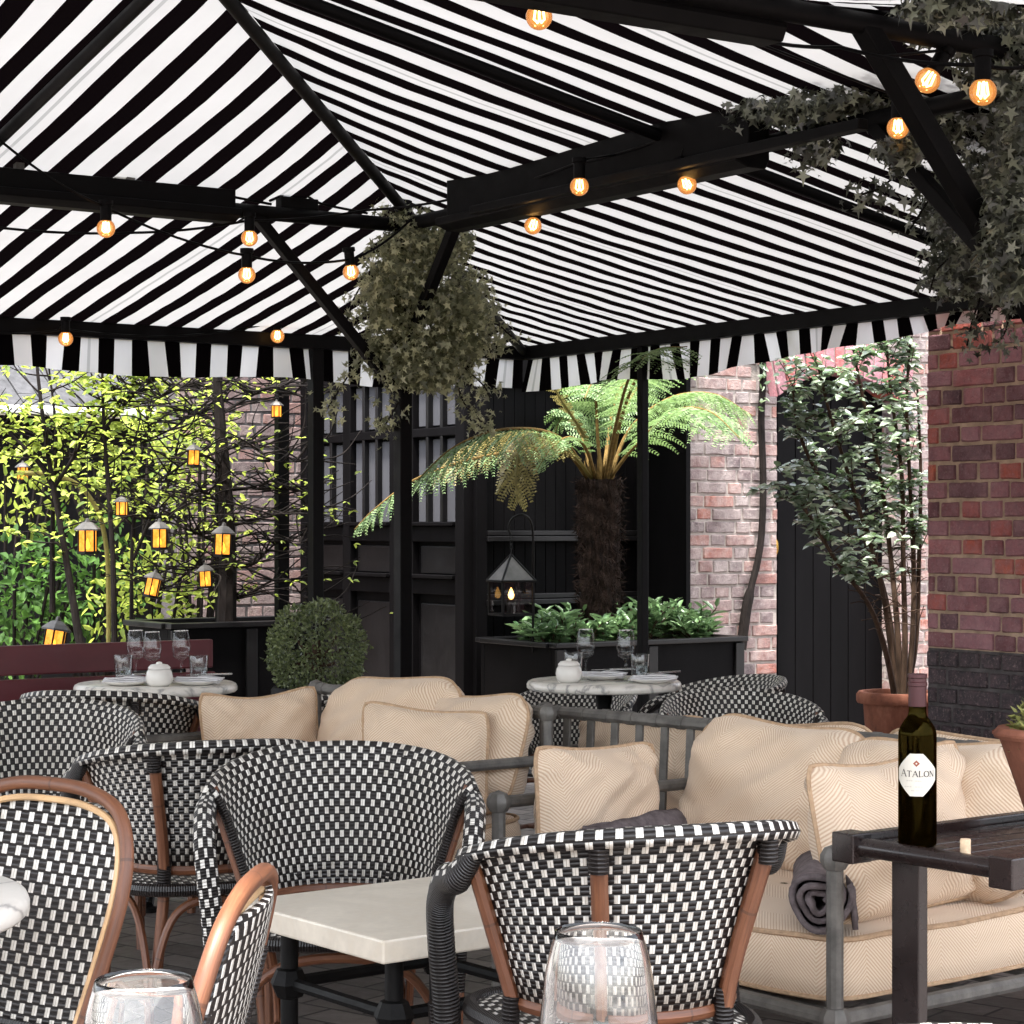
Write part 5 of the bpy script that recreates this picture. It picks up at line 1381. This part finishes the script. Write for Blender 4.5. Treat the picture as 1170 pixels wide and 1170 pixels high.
# vine stem on the pale wall
vw = MB(); P = lambda px, py, o=.03: (lambda q: q)(None)
def onwall(px, py, off=.03):
    k = (px - CX) / F; s = (k * W2o.y - W2o.x) / (Uv.x - k * Uv.y); p = W2o + Uv * s + W2n * off; p.z = CAM_Z - (py - HY) / F * p.y; return p
vs = thing('wall_vine', 'bare dark vine stem climbing the pale brick wall beside the arched door', 'vine', onwall(842, 720))
o_ = onwall(842, 720)
vw.tube(catmull([onwall(843, 742) - o_, onwall(850, 690) - o_, onwall(862, 640) - o_, onwall(867, 600) - o_, onwall(868, 540) - o_, onwall(866, 480) - o_, onwall(868, 430) - o_, onwall(866, 380) - o_], 6), [.030] * 8 + [.020] * 35, 8)
vw.build('stem', M_DARKBARK, vs)
P, D = [], []
for k in range(60):
    q = onwall(866 + random.uniform(-6, 40) * (k > 18), 380 + random.uniform(0, 90), .05) - o_; P.append(q); D.append((random.uniform(-1, 1), -.5, random.uniform(-1, .6)))
foliage('foliage', arr(P), np.array(D), rand_dirs(60), .05, .026, M_SILVER, vs)

# shrub with several stems and silver leaves in the terracotta pot
sh = thing('potted_shrub', 'tall many-stemmed shrub with silvery green round leaves in the terracotta pot', 'shrub', (POT2.x, POT2.y, PZ - .06))
so = V((POT2.x, POT2.y, PZ - .06)); b = MB(); P, D, N, L = [], [], [], []
def S(px, py, dy=0): return at(px, py, POT2.y + dy) - so
stems = [[(0, 0, 0), S(1018, 740), S(1005, 660, -.05), S(975, 560, -.1), S(950, 480, -.15), S(935, 420, -.2)],
         [(.01, .01, 0), S(1026, 730), S(1018, 640, .05), S(1005, 540, .05), S(985, 450, 0), S(975, 400, 0)],
         [(.02, 0, 0), S(1034, 735), S(1032, 640, .05), S(1030, 540, .1), S(1018, 450, .1), S(1012, 385, .05)],
         [(.03, .01, 0), S(1042, 740, .05), S(1044, 650, .1), S(1040, 560, .1), S(1036, 460, .1), S(1040, 390, .1)],
         [(-.01, -.02, 0), S(1012, 745, -.1), S(992, 690, -.2), S(955, 640, -.3), S(925, 590, -.3), S(900, 555, -.3)],
         [(0, .02, 0), S(1015, 700, .1), S(990, 620, .1), S(945, 560, 0), S(915, 500, -.1), S(905, 440, -.1)],
         [(.03, .02, 0), S(1046, 735, .1), S(1050, 640, .2), S(1052, 540, .2), S(1048, 440, .2)]]
rr_ = random.Random(8)
for st in stems:
    pth = catmull(st, 7); m = len(pth); b.tube(pth, [.014 * (1 - .8 * i / m) + .002 for i in range(m)], 7)
    for i in range(int(m * .30), m):
        for q in range(2):
            p = pth[i]; d_r = V((rr_.uniform(-1, 1), rr_.uniform(-.8, .8), rr_.uniform(-.2, .9))); ln = rr_.uniform(.06, .20)
            e = p + d_r.normalized() * ln; 
            if (at_px := (so + e).x / (so + e).y * F + CX) > 1062: continue
            b.tube([p, (p + e) / 2 + V((0, 0, .01)), e], .0022, 4)
            if i < m * .42: continue
            for c in range(11):
                f = rr_.uniform(.15, 1.15); a = rr_.uniform(0, 6.28)
                P.append(p.lerp(e, f)); D.append((math.cos(a), math.sin(a) * .8, rr_.uniform(-.45, .5))); N.append((rr_.uniform(-.5, .5), rr_.uniform(-.7, .2), 1)); L.append(rr_.uniform(.036, .064))
b.build('branches', M_BARK, sh); L = np.array(L)
foliage('foliage', arr(P), np.array(D), np.array(N), L, L * .62, M_SILVER, sh, var=np.clip(rng.random(len(L)) ** .8, 0, 1))

# ------------------------------------------------------------------ ivy on the awning posts
def ivy(label, blobs, n, size, mat, hang, seed, trails):
    r = np.random.default_rng(seed); c = np.mean([q[0] for q in blobs], axis=0)
    t = thing('climbing_ivy', label, 'ivy', tuple(c)); P, N = [], []
    tot = sum(q[2] for q in blobs)
    for p, rad, w in blobs:
        k = int(n * w / tot); d = r.normal(size=(k, 3)); d /= np.linalg.norm(d, axis=1, keepdims=True); q = r.random(k) ** .62 * 1.12
        x = np.array(p) - c + d * q[:, None] * np.array(rad); P.append(x); N.append(d)
    st = MB()
    for pts in trails:
        path = catmull([V(p) - V(c) for p in pts], 6); st.tube(path, .0035, 5)
        for p in path:
            k = 5; x = np.array(p)[None, :] + r.normal(size=(k, 3)) * .03; P.append(x); N.append(r.normal(size=(k, 3)))
    st.build('stems', M_DARKBARK, t)
    P = np.concatenate(P); N = np.concatenate(N); k = len(P)
    D = np.stack([r.normal(size=k) * .7, r.normal(size=k) * .7, -np.abs(r.normal(size=k)) * hang - .1], 1)
    L = r.uniform(.5, 1.3, k) * size
    foliage('foliage', P, D, N + np.array([0, -.5, .4]) + .6 * r.normal(size=(k, 3)), L, L * .9, mat, t, STAR, STAR_F, var=r.random(k) ** 2.2); return t
def Pt(px, py, Y): return tuple(at(px, py, Y))
Yp = 8.42
ivy('grey-green ivy hanging in a thick clump round the middle awning post', 
    [(Pt(478, 275, Yp), (.13, .13, .13), 2), (Pt(515, 275, Yp), (.09, .1, .10), 1.2), (Pt(450, 310, Yp), (.13, .13, .14), 2), (Pt(485, 340, Yp), (.22, .16, .17), 4), (Pt(440, 350, Yp), (.13, .12, .13), 1.5), (Pt(535, 350, Yp), (.12, .12, .15), 1.5),
     (Pt(480, 400, Yp), (.22, .16, .14), 4), (Pt(535, 385, Yp), (.14, .12, .10), 1.3), (Pt(430, 400, Yp), (.09, .1, .07), .6), (Pt(470, 425, Yp), (.13, .12, .08), 1.4), (Pt(505, 428, Yp), (.11, .1, .07), 1.0)],
    9500, .032, M_IVYGREY, .9, 5,
    [[Pt(520, 430, Yp), Pt(530, 460, Yp - .05), Pt(548, 480, Yp - .1), Pt(552, 495, Yp - .1)], [Pt(540, 380, Yp), Pt(565, 370, Yp - .1), Pt(585, 385, Yp - .1)], [Pt(430, 400, Yp), Pt(405, 420, Yp), Pt(385, 450, Yp), Pt(372, 470, Yp)], [Pt(430, 300, Yp), Pt(405, 340, Yp), Pt(395, 370, Yp)],
     [Pt(470, 260, Yp), Pt(452, 243, Yp), Pt(430, 238, Yp)], [Pt(455, 460, Yp), Pt(440, 485, Yp), Pt(434, 480, Yp)], [Pt(530, 420, Yp), Pt(552, 440, Yp), Pt(560, 455, Yp)]])
ivy('dark star-leaved ivy covering the awning corner above the red brick wall',
    [(Pt(1130, 200, 6.9), (.20, .3, .28), 5), (Pt(1150, 90, 6.3), (.18, .3, .25), 5), (Pt(1150, 270, 7.2), (.18, .3, .18), 5), (Pt(1095, 250, 7.3), (.10, .2, .16), 1.6), (Pt(1060, 120, 6.4), (.14, .2, .12), 1.8),
     (Pt(1110, 2, 5.0), (.16, .08, .05), 1.6), (Pt(1020, 40, 6.2), (.16, .2, .08), 1.6), (Pt(1090, 40, 6.2), (.18, .2, .12), 2), (Pt(960, 115, 6.35), (.16, .15, .06), 1.3), (Pt(900, 125, 6.5), (.14, .12, .05), .9), (Pt(1000, 95, 6.35), (.10, .12, .08), .9), (Pt(1100, 305, 7.6), (.12, .2, .08), 1.3), (Pt(1190, 190, 6.5), (.2, .3, .42), 6), (Pt(1140, 318, 7.5), (.18, .2, .07), 2), (Pt(930, 160, 6.4), (.09, .1, .07), .4), (Pt(1090, 300, 7.4), (.1, .2, .12), 1), (Pt(1175, 295, 5.12), (.11, .12, .10), 2.6), (Pt(1150, 250, 5.2), (.07, .1, .08), 1), (Pt(1150, 60, 5.35), (.14, .10, .12), 2.2), (Pt(1165, 200, 5.3), (.06, .1, .2), 1.5), (Pt(1080, 20, 5.3), (.12, .10, .06), 1.2), (Pt(1030, 170, 6.0), (.07, .1, .05), .5)],
    19000, .038, M_IVYDARK, .7, 6,
    [[Pt(1050, 180, 6.6), Pt(1030, 195, 6.6), Pt(1005, 215, 6.6), Pt(975, 225, 6.6)], [Pt(900, 130, 6.5), Pt(870, 118, 6.5), Pt(835, 130, 6.6)], [Pt(1090, 290, 7.2), Pt(1070, 310, 7.2), Pt(1062, 335, 7.2)], [Pt(1120, 340, 7.5), Pt(1110, 370, 7.5), Pt(1105, 395, 7.5)], [Pt(1155, 345, 7.4), Pt(1150, 375, 7.4), Pt(1140, 392, 7.4)], [Pt(1000, 30, 6.2), Pt(970, 20, 6.2), Pt(935, 10, 6.2)], [Pt(930, 150, 6.4), Pt(925, 185, 6.4)], [Pt(1060, 230, 6.9), Pt(1040, 262, 6.9)]])

# ------------------------------------------------------------------ young trees, trained tree and bushes at the left
def young_tree(name, label, stems, n_br, seed, leaf, lmat, cat='tree', density=7, ll=(.035, .06), group=None, twig=.3, up=.35, wl=.55, trunk=M_DARKBARK, y=.35, start=.28):
    r = random.Random(seed); base = V(stems[0][0]); t = thing(name, label, cat, base, 0, group); b = MB(); P, D, N, L = [], [], [], []; tw = MB()
    for st in stems:
        rad0 = st[-1] if isinstance(st[-1], (int, float)) else .016; pts = [V(p) - base for p in st if not isinstance(p, (int, float))]
        pth = catmull(pts, 8); m = len(pth); b.tube(pth, [rad0 * (1 - .75 * i / m) for i in range(m)], 8)
        for k in range(n_br):
            i = int(m * (start + (1 - start) * r.random())); i = min(i, m - 1); p = pth[i]
            d_ = V((r.uniform(-1, 1), r.uniform(-y, y), r.uniform(-.15, .9) * up * 2)).normalized(); ln = r.uniform(.4, 1.2) * twig
            q1 = p + d_ * ln * .5 + V((0, 0, r.uniform(-.02, .04))); q2 = q1 + (d_ + V((r.uniform(-.5, .5), r.uniform(-.3, .3), r.uniform(-.4, .5)))).normalized() * ln * .5
            br = catmull([p, q1, q2], 5); tw.tube(br, [.0055 * (1 - .75 * j / len(br)) for j in range(len(br))], 5)
            for c in range(int(density)):
                f = r.uniform(.25, 1); s = br[min(len(br) - 1, int(f * len(br)))]; a = r.uniform(0, 6.28)
                e = s + V((math.cos(a) * .05, math.sin(a) * .04, r.uniform(-.03, .05)))
                for h in range(leaf):
                    a2 = a + r.uniform(-1.2, 1.2); P.append(e); D.append((math.cos(a2), math.sin(a2) * .7, r.uniform(-.7, .25))); N.append((r.uniform(-.5, .5), r.uniform(-.6, .1), 1)); L.append(r.uniform(*ll))
    b.build('trunk', trunk, t); tw.build('branches', trunk, t); L = np.array(L)
    if len(L): foliage('crown', arr(P), np.array(D), np.array(N), L, L * wl, lmat, t)
    return t
GY = 'young trees behind the bench'
Yt = 10.6
young_tree('young_tree', 'young forked tree with fresh yellow-green leaves, leftmost behind the bench', [[Pt(92, 740, Yt), Pt(84, 690, Yt), Pt(74, 630, Yt), Pt(62, 560, Yt), Pt(52, 500, Yt), Pt(44, 435, Yt), Pt(40, 390, Yt), .022], [Pt(62, 560, Yt), Pt(45, 530, Yt), Pt(10, 495, Yt), Pt(-25, 475, Yt), .013], [Pt(60, 560, Yt), Pt(85, 520, Yt), Pt(112, 470, Yt), Pt(145, 430, Yt), .011], [Pt(60, 700, Yt + .2), Pt(60, 600, Yt + .2), Pt(64, 500, Yt + .2), Pt(56, 420, Yt + .2), .016]], 21, 31, 3, M_LEAFYEL, density=4, group=GY)
young_tree('young_tree', 'slim upright tree with yellow-green leaves behind the left wine glasses', [[Pt(131, 740, Yt), Pt(129, 640, Yt), Pt(124, 560, Yt), Pt(119, 490, Yt), Pt(117, 430, Yt), Pt(118, 390, Yt), .016], [Pt(119, 490, Yt), Pt(150, 455, Yt), Pt(180, 430, Yt), .008]], 28, 32, 3, M_LEAFYEL, density=3.5, group=GY)
young_tree('young_tree', 'thin bright sapling whose leaves fill the gap left of the trained tree', [[Pt(150, 740, Yt + .5), Pt(152, 600, Yt + .5), Pt(165, 500, Yt + .5), Pt(175, 420, Yt + .5), .012], [Pt(152, 640, Yt + .5), Pt(185, 560, Yt + .5), Pt(205, 500, Yt + .5), Pt(215, 440, Yt + .5), .010]], 26, 33, 3, M_LEAFYEL, density=4, group=GY)
Ye = 10.65
es = [[Pt(258, 740, Ye), Pt(260, 640, Ye), Pt(257, 560, Ye), Pt(252, 490, Ye), Pt(248, 430, Ye), Pt(246, 380, Ye), .052]]
rr_ = random.Random(5)
for k in range(13):
    y0 = 690 - k * 22; sg = -1 if k % 2 else 1
    es.append([Pt(257, y0, Ye), Pt(257 + sg * 30, y0 - rr_.uniform(0, 22), Ye + rr_.uniform(-.1, .1)), Pt(257 + sg * rr_.uniform(55, 75), y0 - rr_.uniform(-14, 30), Ye + rr_.uniform(-.15, .15)), Pt(257 + sg * rr_.uniform(85, 112), y0 - rr_.uniform(-26, 40), Ye + rr_.uniform(-.2, .2)), .0085])
young_tree('trained_tree', 'trained dark tree with dense bare horizontal twigs in the black planter', es, 34, 36, 2, M_LEAFYEL, density=1.4, ll=(.022, .042), twig=.34, up=.18, start=.12, y=.5)
# trellis
tr = thing('trellis', 'dark timber trellis post with thin wires behind the trained tree', 'trellis', at(322, 700, 10.85) * 1.0)
o_ = at(322, 700, 10.85); b = MB()
b.box((0, 0, .2), (.062, .05, 2.9), M=MU); b.box(at(250, 600, 10.75) - o_ + UP * 0, (.03, .03, 1.6), M=MU); b.build('post', M_BLACKWOOD, tr, smooth=False, bevel=.003)
b = MB()
for py in (470, 510, 550, 590, 630, 670): b.tube([at(322, py, 10.85) - o_, at(190, py + 2, 10.6) - o_], .003, 5)
b.build('wire', M_IRON, tr)
# curved branch, the yellow light on it put into its bark colour
gb = thing('bent_branch', 'bent branch in a yellow-lit colour arching between the young trees', 'branch', at(124, 720, 10.9)); o_ = at(124, 720, 10.9)
b = MB(); b.tube(catmull([at(124, 740, 10.9) - o_, at(124, 690, 10.9) - o_, at(122, 630, 10.9) - o_, at(112, 585, 10.9) - o_, at(90, 555, 10.9) - o_, at(60, 543, 10.9) - o_, at(20, 540, 10.9) - o_], 7), .012, 8); b.build('branch', plain('yellow_lit_bark', srgb(128, 120, 66), .8, 0, .2, .25, 20, .4, 60), gb)
def bush(label, px, py, Y, rx, rz, seed, mat, n=900, ll=(.05, .10), group='green bushes behind the bench'):
    r = np.random.default_rng(seed); c = at(px, py, Y); t = thing('garden_bush', label, 'bush', (c.x, c.y, 0), 0, group)
    d = r.normal(size=(n, 3)); d /= np.linalg.norm(d, axis=1, keepdims=True); q = r.random(n) ** .4
    P = d * q[:, None] * np.array([rx, rx * .7, rz]); P[:, 2] += c.z; P *= 1
    keep = P[:, 2] > .05; P, d = P[keep], d[keep]; k = len(P); L = r.uniform(*ll, k)
    D = d + .8 * r.normal(size=(k, 3)); D[:, 2] -= .2
    foliage('foliage', P, D, np.abs(r.normal(size=(k, 3))) * np.array([0, 0, 1]) + .6 * r.normal(size=(k, 3)) + d * .5, L, L * .5, mat, t)
    b = MB()
    for j in range(9):
        a = j * .7; b.tube(catmull([(0, 0, 0), (rx * .3 * math.cos(a), rx * .2 * math.sin(a), c.z * .5), (rx * .7 * math.cos(a), rx * .5 * math.sin(a), c.z + rz * .4 * math.sin(j))], 4), .010, 5)
    b.build('stems', M_DARKBARK, t)
bush('leafy green bush low at the far left behind the bench', 15, 690, 11.6, .42, .40, 61, M_LEAFMID, 700, (.04, .08))
bush('leafy green bush behind the bent yellow branch', 105, 670, 11.8, .36, .48, 62, M_LEAFMID, 480, (.04, .08))
bush('yellow-green bush low between the bent branch and the trained tree', 170, 690, 11.4, .34, .36, 63, M_LEAFYEL, 480, (.035, .07))
bush('sunlit yellow bush hanging below the striped awning edge', 150, 520, 11.9, .50, .36, 64, M_LEAFYEL, 380, (.045, .08))
bush('yellow-green bush behind the trunk of the trained tree', 225, 560, 11.6, .26, .50, 65, M_LEAFYEL, 260, (.035, .06))
bush('green bush at the far left below the tiled roof', 5, 560, 12.4, .40, .30, 66, M_LEAFYEL, 220, (.045, .08))

# ------------------------------------------------------------------ lanterns in the trees
GLN = 'amber candle lanterns in the trees'
def lantern(label, px, py, Y, s=1.0, tilt=0, cord=.25, turn=0.0):
    p = at(px, py, Y); t = thing('candle_lantern', label, 'lantern', p, turn, GLN); t.rotation_euler = (0, tilt, turn)
    h, w = .085 * s, .038 * s
    b = MB(); b.lathe([(.001, h * .5 + .052 * s), (.008 * s, h * .5 + .05 * s), (.012 * s, h * .5 + .036 * s), (.022 * s, h * .5 + .034 * s), (w * 1.02, h * .5 + .022 * s), (w * 1.5, h * .5 + .006 * s), (w * 1.5, h * .5), (.001, h * .5)], 6); b.build('lantern_roof', M_ZINC, t, smooth=False)
    b = MB(); b.lathe([(w, -h / 2), (w, h / 2)], 6); b.build('amber_pane', M_AMBER, t, smooth=False)
    b = MB(); b.lathe([(.001, -h * .42), (w * .24, -h * .34), (w * .28, -h * .22), (w * .14, h * .0), (.001, h * .12)], 10); b.build('flame', M_FLAME, t)
    b = MB()
    for k in range(6):
        a = 2 * PI * k / 6; b.box((w * 1.02 * math.cos(a), w * 1.02 * math.sin(a), 0), (.006 * s, .006 * s, h), rot=a)
    b.lathe([(.001, -h / 2 - .014 * s), (w * 1.15, -h / 2 - .012 * s), (w * 1.15, -h / 2), (.001, -h / 2)], 6); b.build('lantern_frame', M_IRON, t, smooth=False)
    if cord:
        c = MB(); c.tube([(0, 0, h * .5 + .05 * s), (0, 0, h * .5 + .05 * s + cord)], .0022, 5); c.tube([(.014 * s * math.cos(q), 0, h * .5 + .055 * s + .014 * s * math.sin(q)) for q in np.linspace(0, 6.2, 12)], .0018, 5); c.build('hanging_wire', M_IRON, t)
for lab, px, py, Y, s, ti, co in (
    ('amber lantern with a wide roof hanging before the bent yellow branch', 100, 618, 10.2, 1.15, 0, .3),
    ('tall narrow amber lantern hanging midway between the two tree trunks', 182, 615, 10.2, 1.0, 0, .25),
    ('amber lantern hung against the trunk of the trained tree', 255, 622, 10.3, 1.12, .04, .12),
    ('small square amber lantern above the wide-roofed one', 139, 581, 10.5, .72, 0, .2),
    ('tilted amber lantern hanging just above the left wine glasses', 174, 671, 10.2, .92, .22, .1),
    ('small amber lantern low beside the trunk of the trained tree', 235, 661, 10.3, .82, -.06, .25),
    ('round amber lantern high among the twigs left of the trunk', 221, 523, 10.5, .80, .05, .2),
    ('small amber lantern high on the dark trellis post under the awning edge', 316, 470, 10.5, .62, 0, .18),
    ('tilted amber lantern lying low behind the back of the bench', 62, 734, 9.6, 1.25, .18, .0),
    ('faint amber lantern at the far left among the leaves', 26, 541, 11.0, .7, 0, .2)):
    lantern(lab, px, py, Y, s, ti, co, random.uniform(0, 1))
# lantern on its hook in the planter
Yl = 10.98
hk = thing('lantern_hook', 'black shepherd hook standing in the planter with the glass lantern', 'hook', at(606, 738, Yl + .25)); o_ = at(606, 738, Yl + .25)
b = MB(); b.tube(catmull([at(609, 745, Yl + .25) - o_, at(609, 680, Yl + .2) - o_, at(609, 615, Yl + .1) - o_, at(606, 595, Yl + .05) - o_, at(597, 588, Yl) - o_, at(586, 592, Yl) - o_, at(581, 603, Yl) - o_, at(584, 612, Yl) - o_], 8), .006, 8); b.build('rod', M_IRON, hk)
lp = at(584, 702, Yl); la = thing('glass_lantern', 'glass lantern with pyramid lead roof glowing above the laurels', 'lantern', lp, R(25))
hw, hz, hr = .085, .172, .135
ctop = at(584, 612, Yl).z - lp.z
b = MB(); q = hw * 1.12
bv = [V((-q, -q, hz)), V((q, -q, hz)), V((q, q, hz)), V((-q, q, hz))]; ap = V((0, 0, hz + hr))
for i in range(4): b.poly([bv[i], bv[(i + 1) % 4], ap])
b.poly(bv[::-1])
rf = b.build('lantern_roof', M_ZINC, la, smooth=False)
b = MB()
for i in range(4): b.tube([bv[i], ap], .006, 6); b.tube([bv[i], bv[(i + 1) % 4]], .006, 6)
for x in (-hw, hw):
    for y in (-hw, hw): b.box((x, y, hz / 2), (.012, .012, hz))
for z in (0, hz):
    for s in (-1, 1): b.box((0, s * hw, z), (2 * hw + .01, .012, .012)); b.box((s * hw, 0, z), (.012, 2 * hw - .013, .012))
b.build('lantern_frame', M_IRON, la, smooth=False)
b = MB(); g = hw - .002
for i, (x0, y0, x1, y1) in enumerate(((-g, -g, g, -g), (g, -g, g, g), (g, g, -g, g), (-g, g, -g, -g))): b.poly([(x0, y0, .006), (x1, y1, .006), (x1, y1, hz - .006), (x0, y0, hz - .006)])
b.build('glass_pane', M_LANTGLASS, la, smooth=False)
b = MB(); b.box((0, 0, .004), (2 * hw, 2 * hw, .006)); b.lathe([(.022, .008), (.022, .075), (.001, .078)], 14); b.build('candle_base', M_IRON, la)
b = MB(); b.lathe([(.001, .075), (.013, .085), (.016, .10), (.009, .122), (.001, .138)], 12); b.build('flame', M_LAMP, la)
b = MB(); z = hz + hr
while z < ctop - .02:
    b.tube([(.008 * math.cos(w) * (1 if int(z * 100) % 2 else .3), .008 * math.cos(w) * (.3 if int(z * 100) % 2 else 1), z + .014 + .016 * math.sin(w)) for w in np.linspace(0, 2 * PI, 9)], .0022, 5); z += .024
b.build('chain', M_IRON, la)

# ------------------------------------------------------------------ festoon lights
GF = 'festoon light strings'
def string(label, pts, bulbs, sag=.03, dia=.062):
    o = V(pts[0]); t = thing('festoon_lights', label, 'string lights', o, 0, GF); c = MB(); path = []
    for p, q in zip(pts, pts[1:]):
        p, q = V(p), V(q)
        for i in range(10): f = i / 10; path.append(p.lerp(q, f) - o - UP * sag * 4 * f * (1 - f))
    path.append(V(pts[-1]) - o); c.tube(path, .0048, 6); c.build('cord', M_BLACKMETAL, t)
    for bi, (p, dirv) in enumerate(bulbs):
        p = V(p) - o; d = V(dirv).normalized(); Mr = UP.rotation_difference(-d).to_matrix(); r = dia / 2
        near = min(path, key=lambda q: (q - p).length)
        s = MB(); s.lathe([(.017, r * .75), (.019, r * .8), (.019, r + .045), (.024, r + .047), (.024, r + .062), (.001, r + .064)], 14, c=p, M=Mr)
        top = p - d * (r + .055)
        if (near - top).length > .02: s.tube([top, near], .004, 5)
        k = s.build('lamp_socket', M_BLACKMETAL, t, angle=40)
        g = MB(); g.lathe([(r * math.sin(a), -r * math.cos(a)) for a in np.linspace(.02, PI * .86, 14)], 20, c=p, M=Mr); bl = g.build('bulb', M_GLOBE, t, angle=180)
        f = MB()
        for w in range(4):
            a = w * PI / 2; f.tube([p + Mr @ V((.008 * math.cos(a), .008 * math.sin(a), r * .7)), p + Mr @ V((.012 * math.cos(a), .012 * math.sin(a), -r * .2)), p + Mr @ V((.006 * math.cos(a + .8), .006 * math.sin(a + .8), -r * .45))], .0026, 5)
        f.build('filament', M_FILAMENT, bl)
DN = (0, 0, -1)
string('festoon cord sagging from the left edge past the cassette box to the ivy clump', [at(-10, 152, 6.6), at(119, 236, 7.1), at(281, 292, 7.6), at(402, 296, 8.1), at(470, 250, 8.3)],
       [(at(121, 261, 7.1), DN), (at(282, 314, 7.6), DN), (at(401, 311, 8.1), (.1, 0, -1))], .02)
string('festoon cord running along the top of the long cassette box', [at(-10, 259, 7.45), at(150, 266, 7.7), at(283, 252, 7.95), at(420, 240, 8.2), at(540, 222, 8.0), at(655, 188, 7.25), at(780, 150, 6.85), at(870, 125, 6.5)],
       [(at(285, 272, 7.9), DN), (at(662, 213, 7.0), DN), (at(785, 211, 6.8), (.3, -.4, -1)), (at(609, 258, 7.6), (-.3, -.4, -1))], .01)
string('festoon cord along the far eave above the striped valance', [at(-10, 380, 9.35), at(74, 376, 9.5), at(200, 384, 9.85), at(316, 368, 10.1), at(400, 362, 10.3)],
       [(at(75, 387, 9.45), DN), (at(317, 384, 10.1), DN)], .01, .066)
string('festoon cord across the top towards the dark ivy', [at(600, -14, 4.9), at(690, 6, 5.1), at(830, 36, 5.3), at(960, 54, 5.05), at(1122, 74, 4.85), at(1190, 70, 4.8)],
       [(at(616, 19, 4.95), DN), (at(1060, 92, 5.2), (-.6, 0, -1)), (at(1123, 105, 4.82), DN), (at(1026, 146, 5.9), DN)], .012)

# ------------------------------------------------------------------ light, sky, camera
w = bpy.data.worlds.new('World'); SC.world = w; w.use_nodes = True; nt = w.node_tree; nt.nodes.clear()
SUN_EL, SUN_AZ = R(71), R(200)     # azimuth clockwise from +Y: high, behind the viewer's left shoulder
sk = nt.nodes.new('ShaderNodeTexSky'); sk.sky_type = 'NISHITA'; sk.sun_disc = False; sk.sun_elevation = SUN_EL; sk.sun_rotation = SUN_AZ; sk.air_density = 1.0; sk.dust_density = 3.5; sk.ozone_density = .6
bg = nt.nodes.new('ShaderNodeBackground'); bg.inputs[1].default_value = .15
ou = nt.nodes.new('ShaderNodeOutputWorld'); hs_ = nt.nodes.new('ShaderNodeHueSaturation'); hs_.inputs['Saturation'].default_value = .35; nt.links.new(sk.outputs[0], hs_.inputs['Color']); nt.links.new(hs_.outputs[0], bg.inputs[0]); nt.links.new(bg.outputs[0], ou.inputs[0])
sl = bpy.data.lights.new('sun', 'SUN'); sl.energy = 2.0; sl.angle = R(6); sl.color = (1, .96, .90)
so_ = bpy.data.objects.new('sun', sl); COL.objects.link(so_)
sd_ = V((math.sin(SUN_AZ) * math.cos(SUN_EL), math.cos(SUN_AZ) * math.cos(SUN_EL), math.sin(SUN_EL)))
so_.rotation_euler = sd_.to_track_quat('Z', 'Y').to_euler()
cam = bpy.data.cameras.new('camera'); co = bpy.data.objects.new('camera', cam); COL.objects.link(co)
co.location = (0, 0, CAM_Z); co.rotation_euler = (PI / 2, 0, 0)
cam.sensor_width = 36; cam.lens = F / 1170 * 36; cam.shift_y = (HY - 585) / 1170; cam.clip_end = 300; cam.clip_start = .05
SC.camera = co
SC.view_settings.view_transform = 'Standard'; SC.view_settings.look = 'None'; SC.view_settings.gamma = 1; SC.view_settings.exposure = EXPO = 2.85
cy = SC.cycles
cy.use_denoising = True; cy.max_bounces = 10; cy.transparent_max_bounces = 16; cy.transmission_bounces = 10; cy.diffuse_bounces = 5; cy.caustics_refractive = False; cy.caustics_reflective = False
cy.sample_clamp_indirect = 6
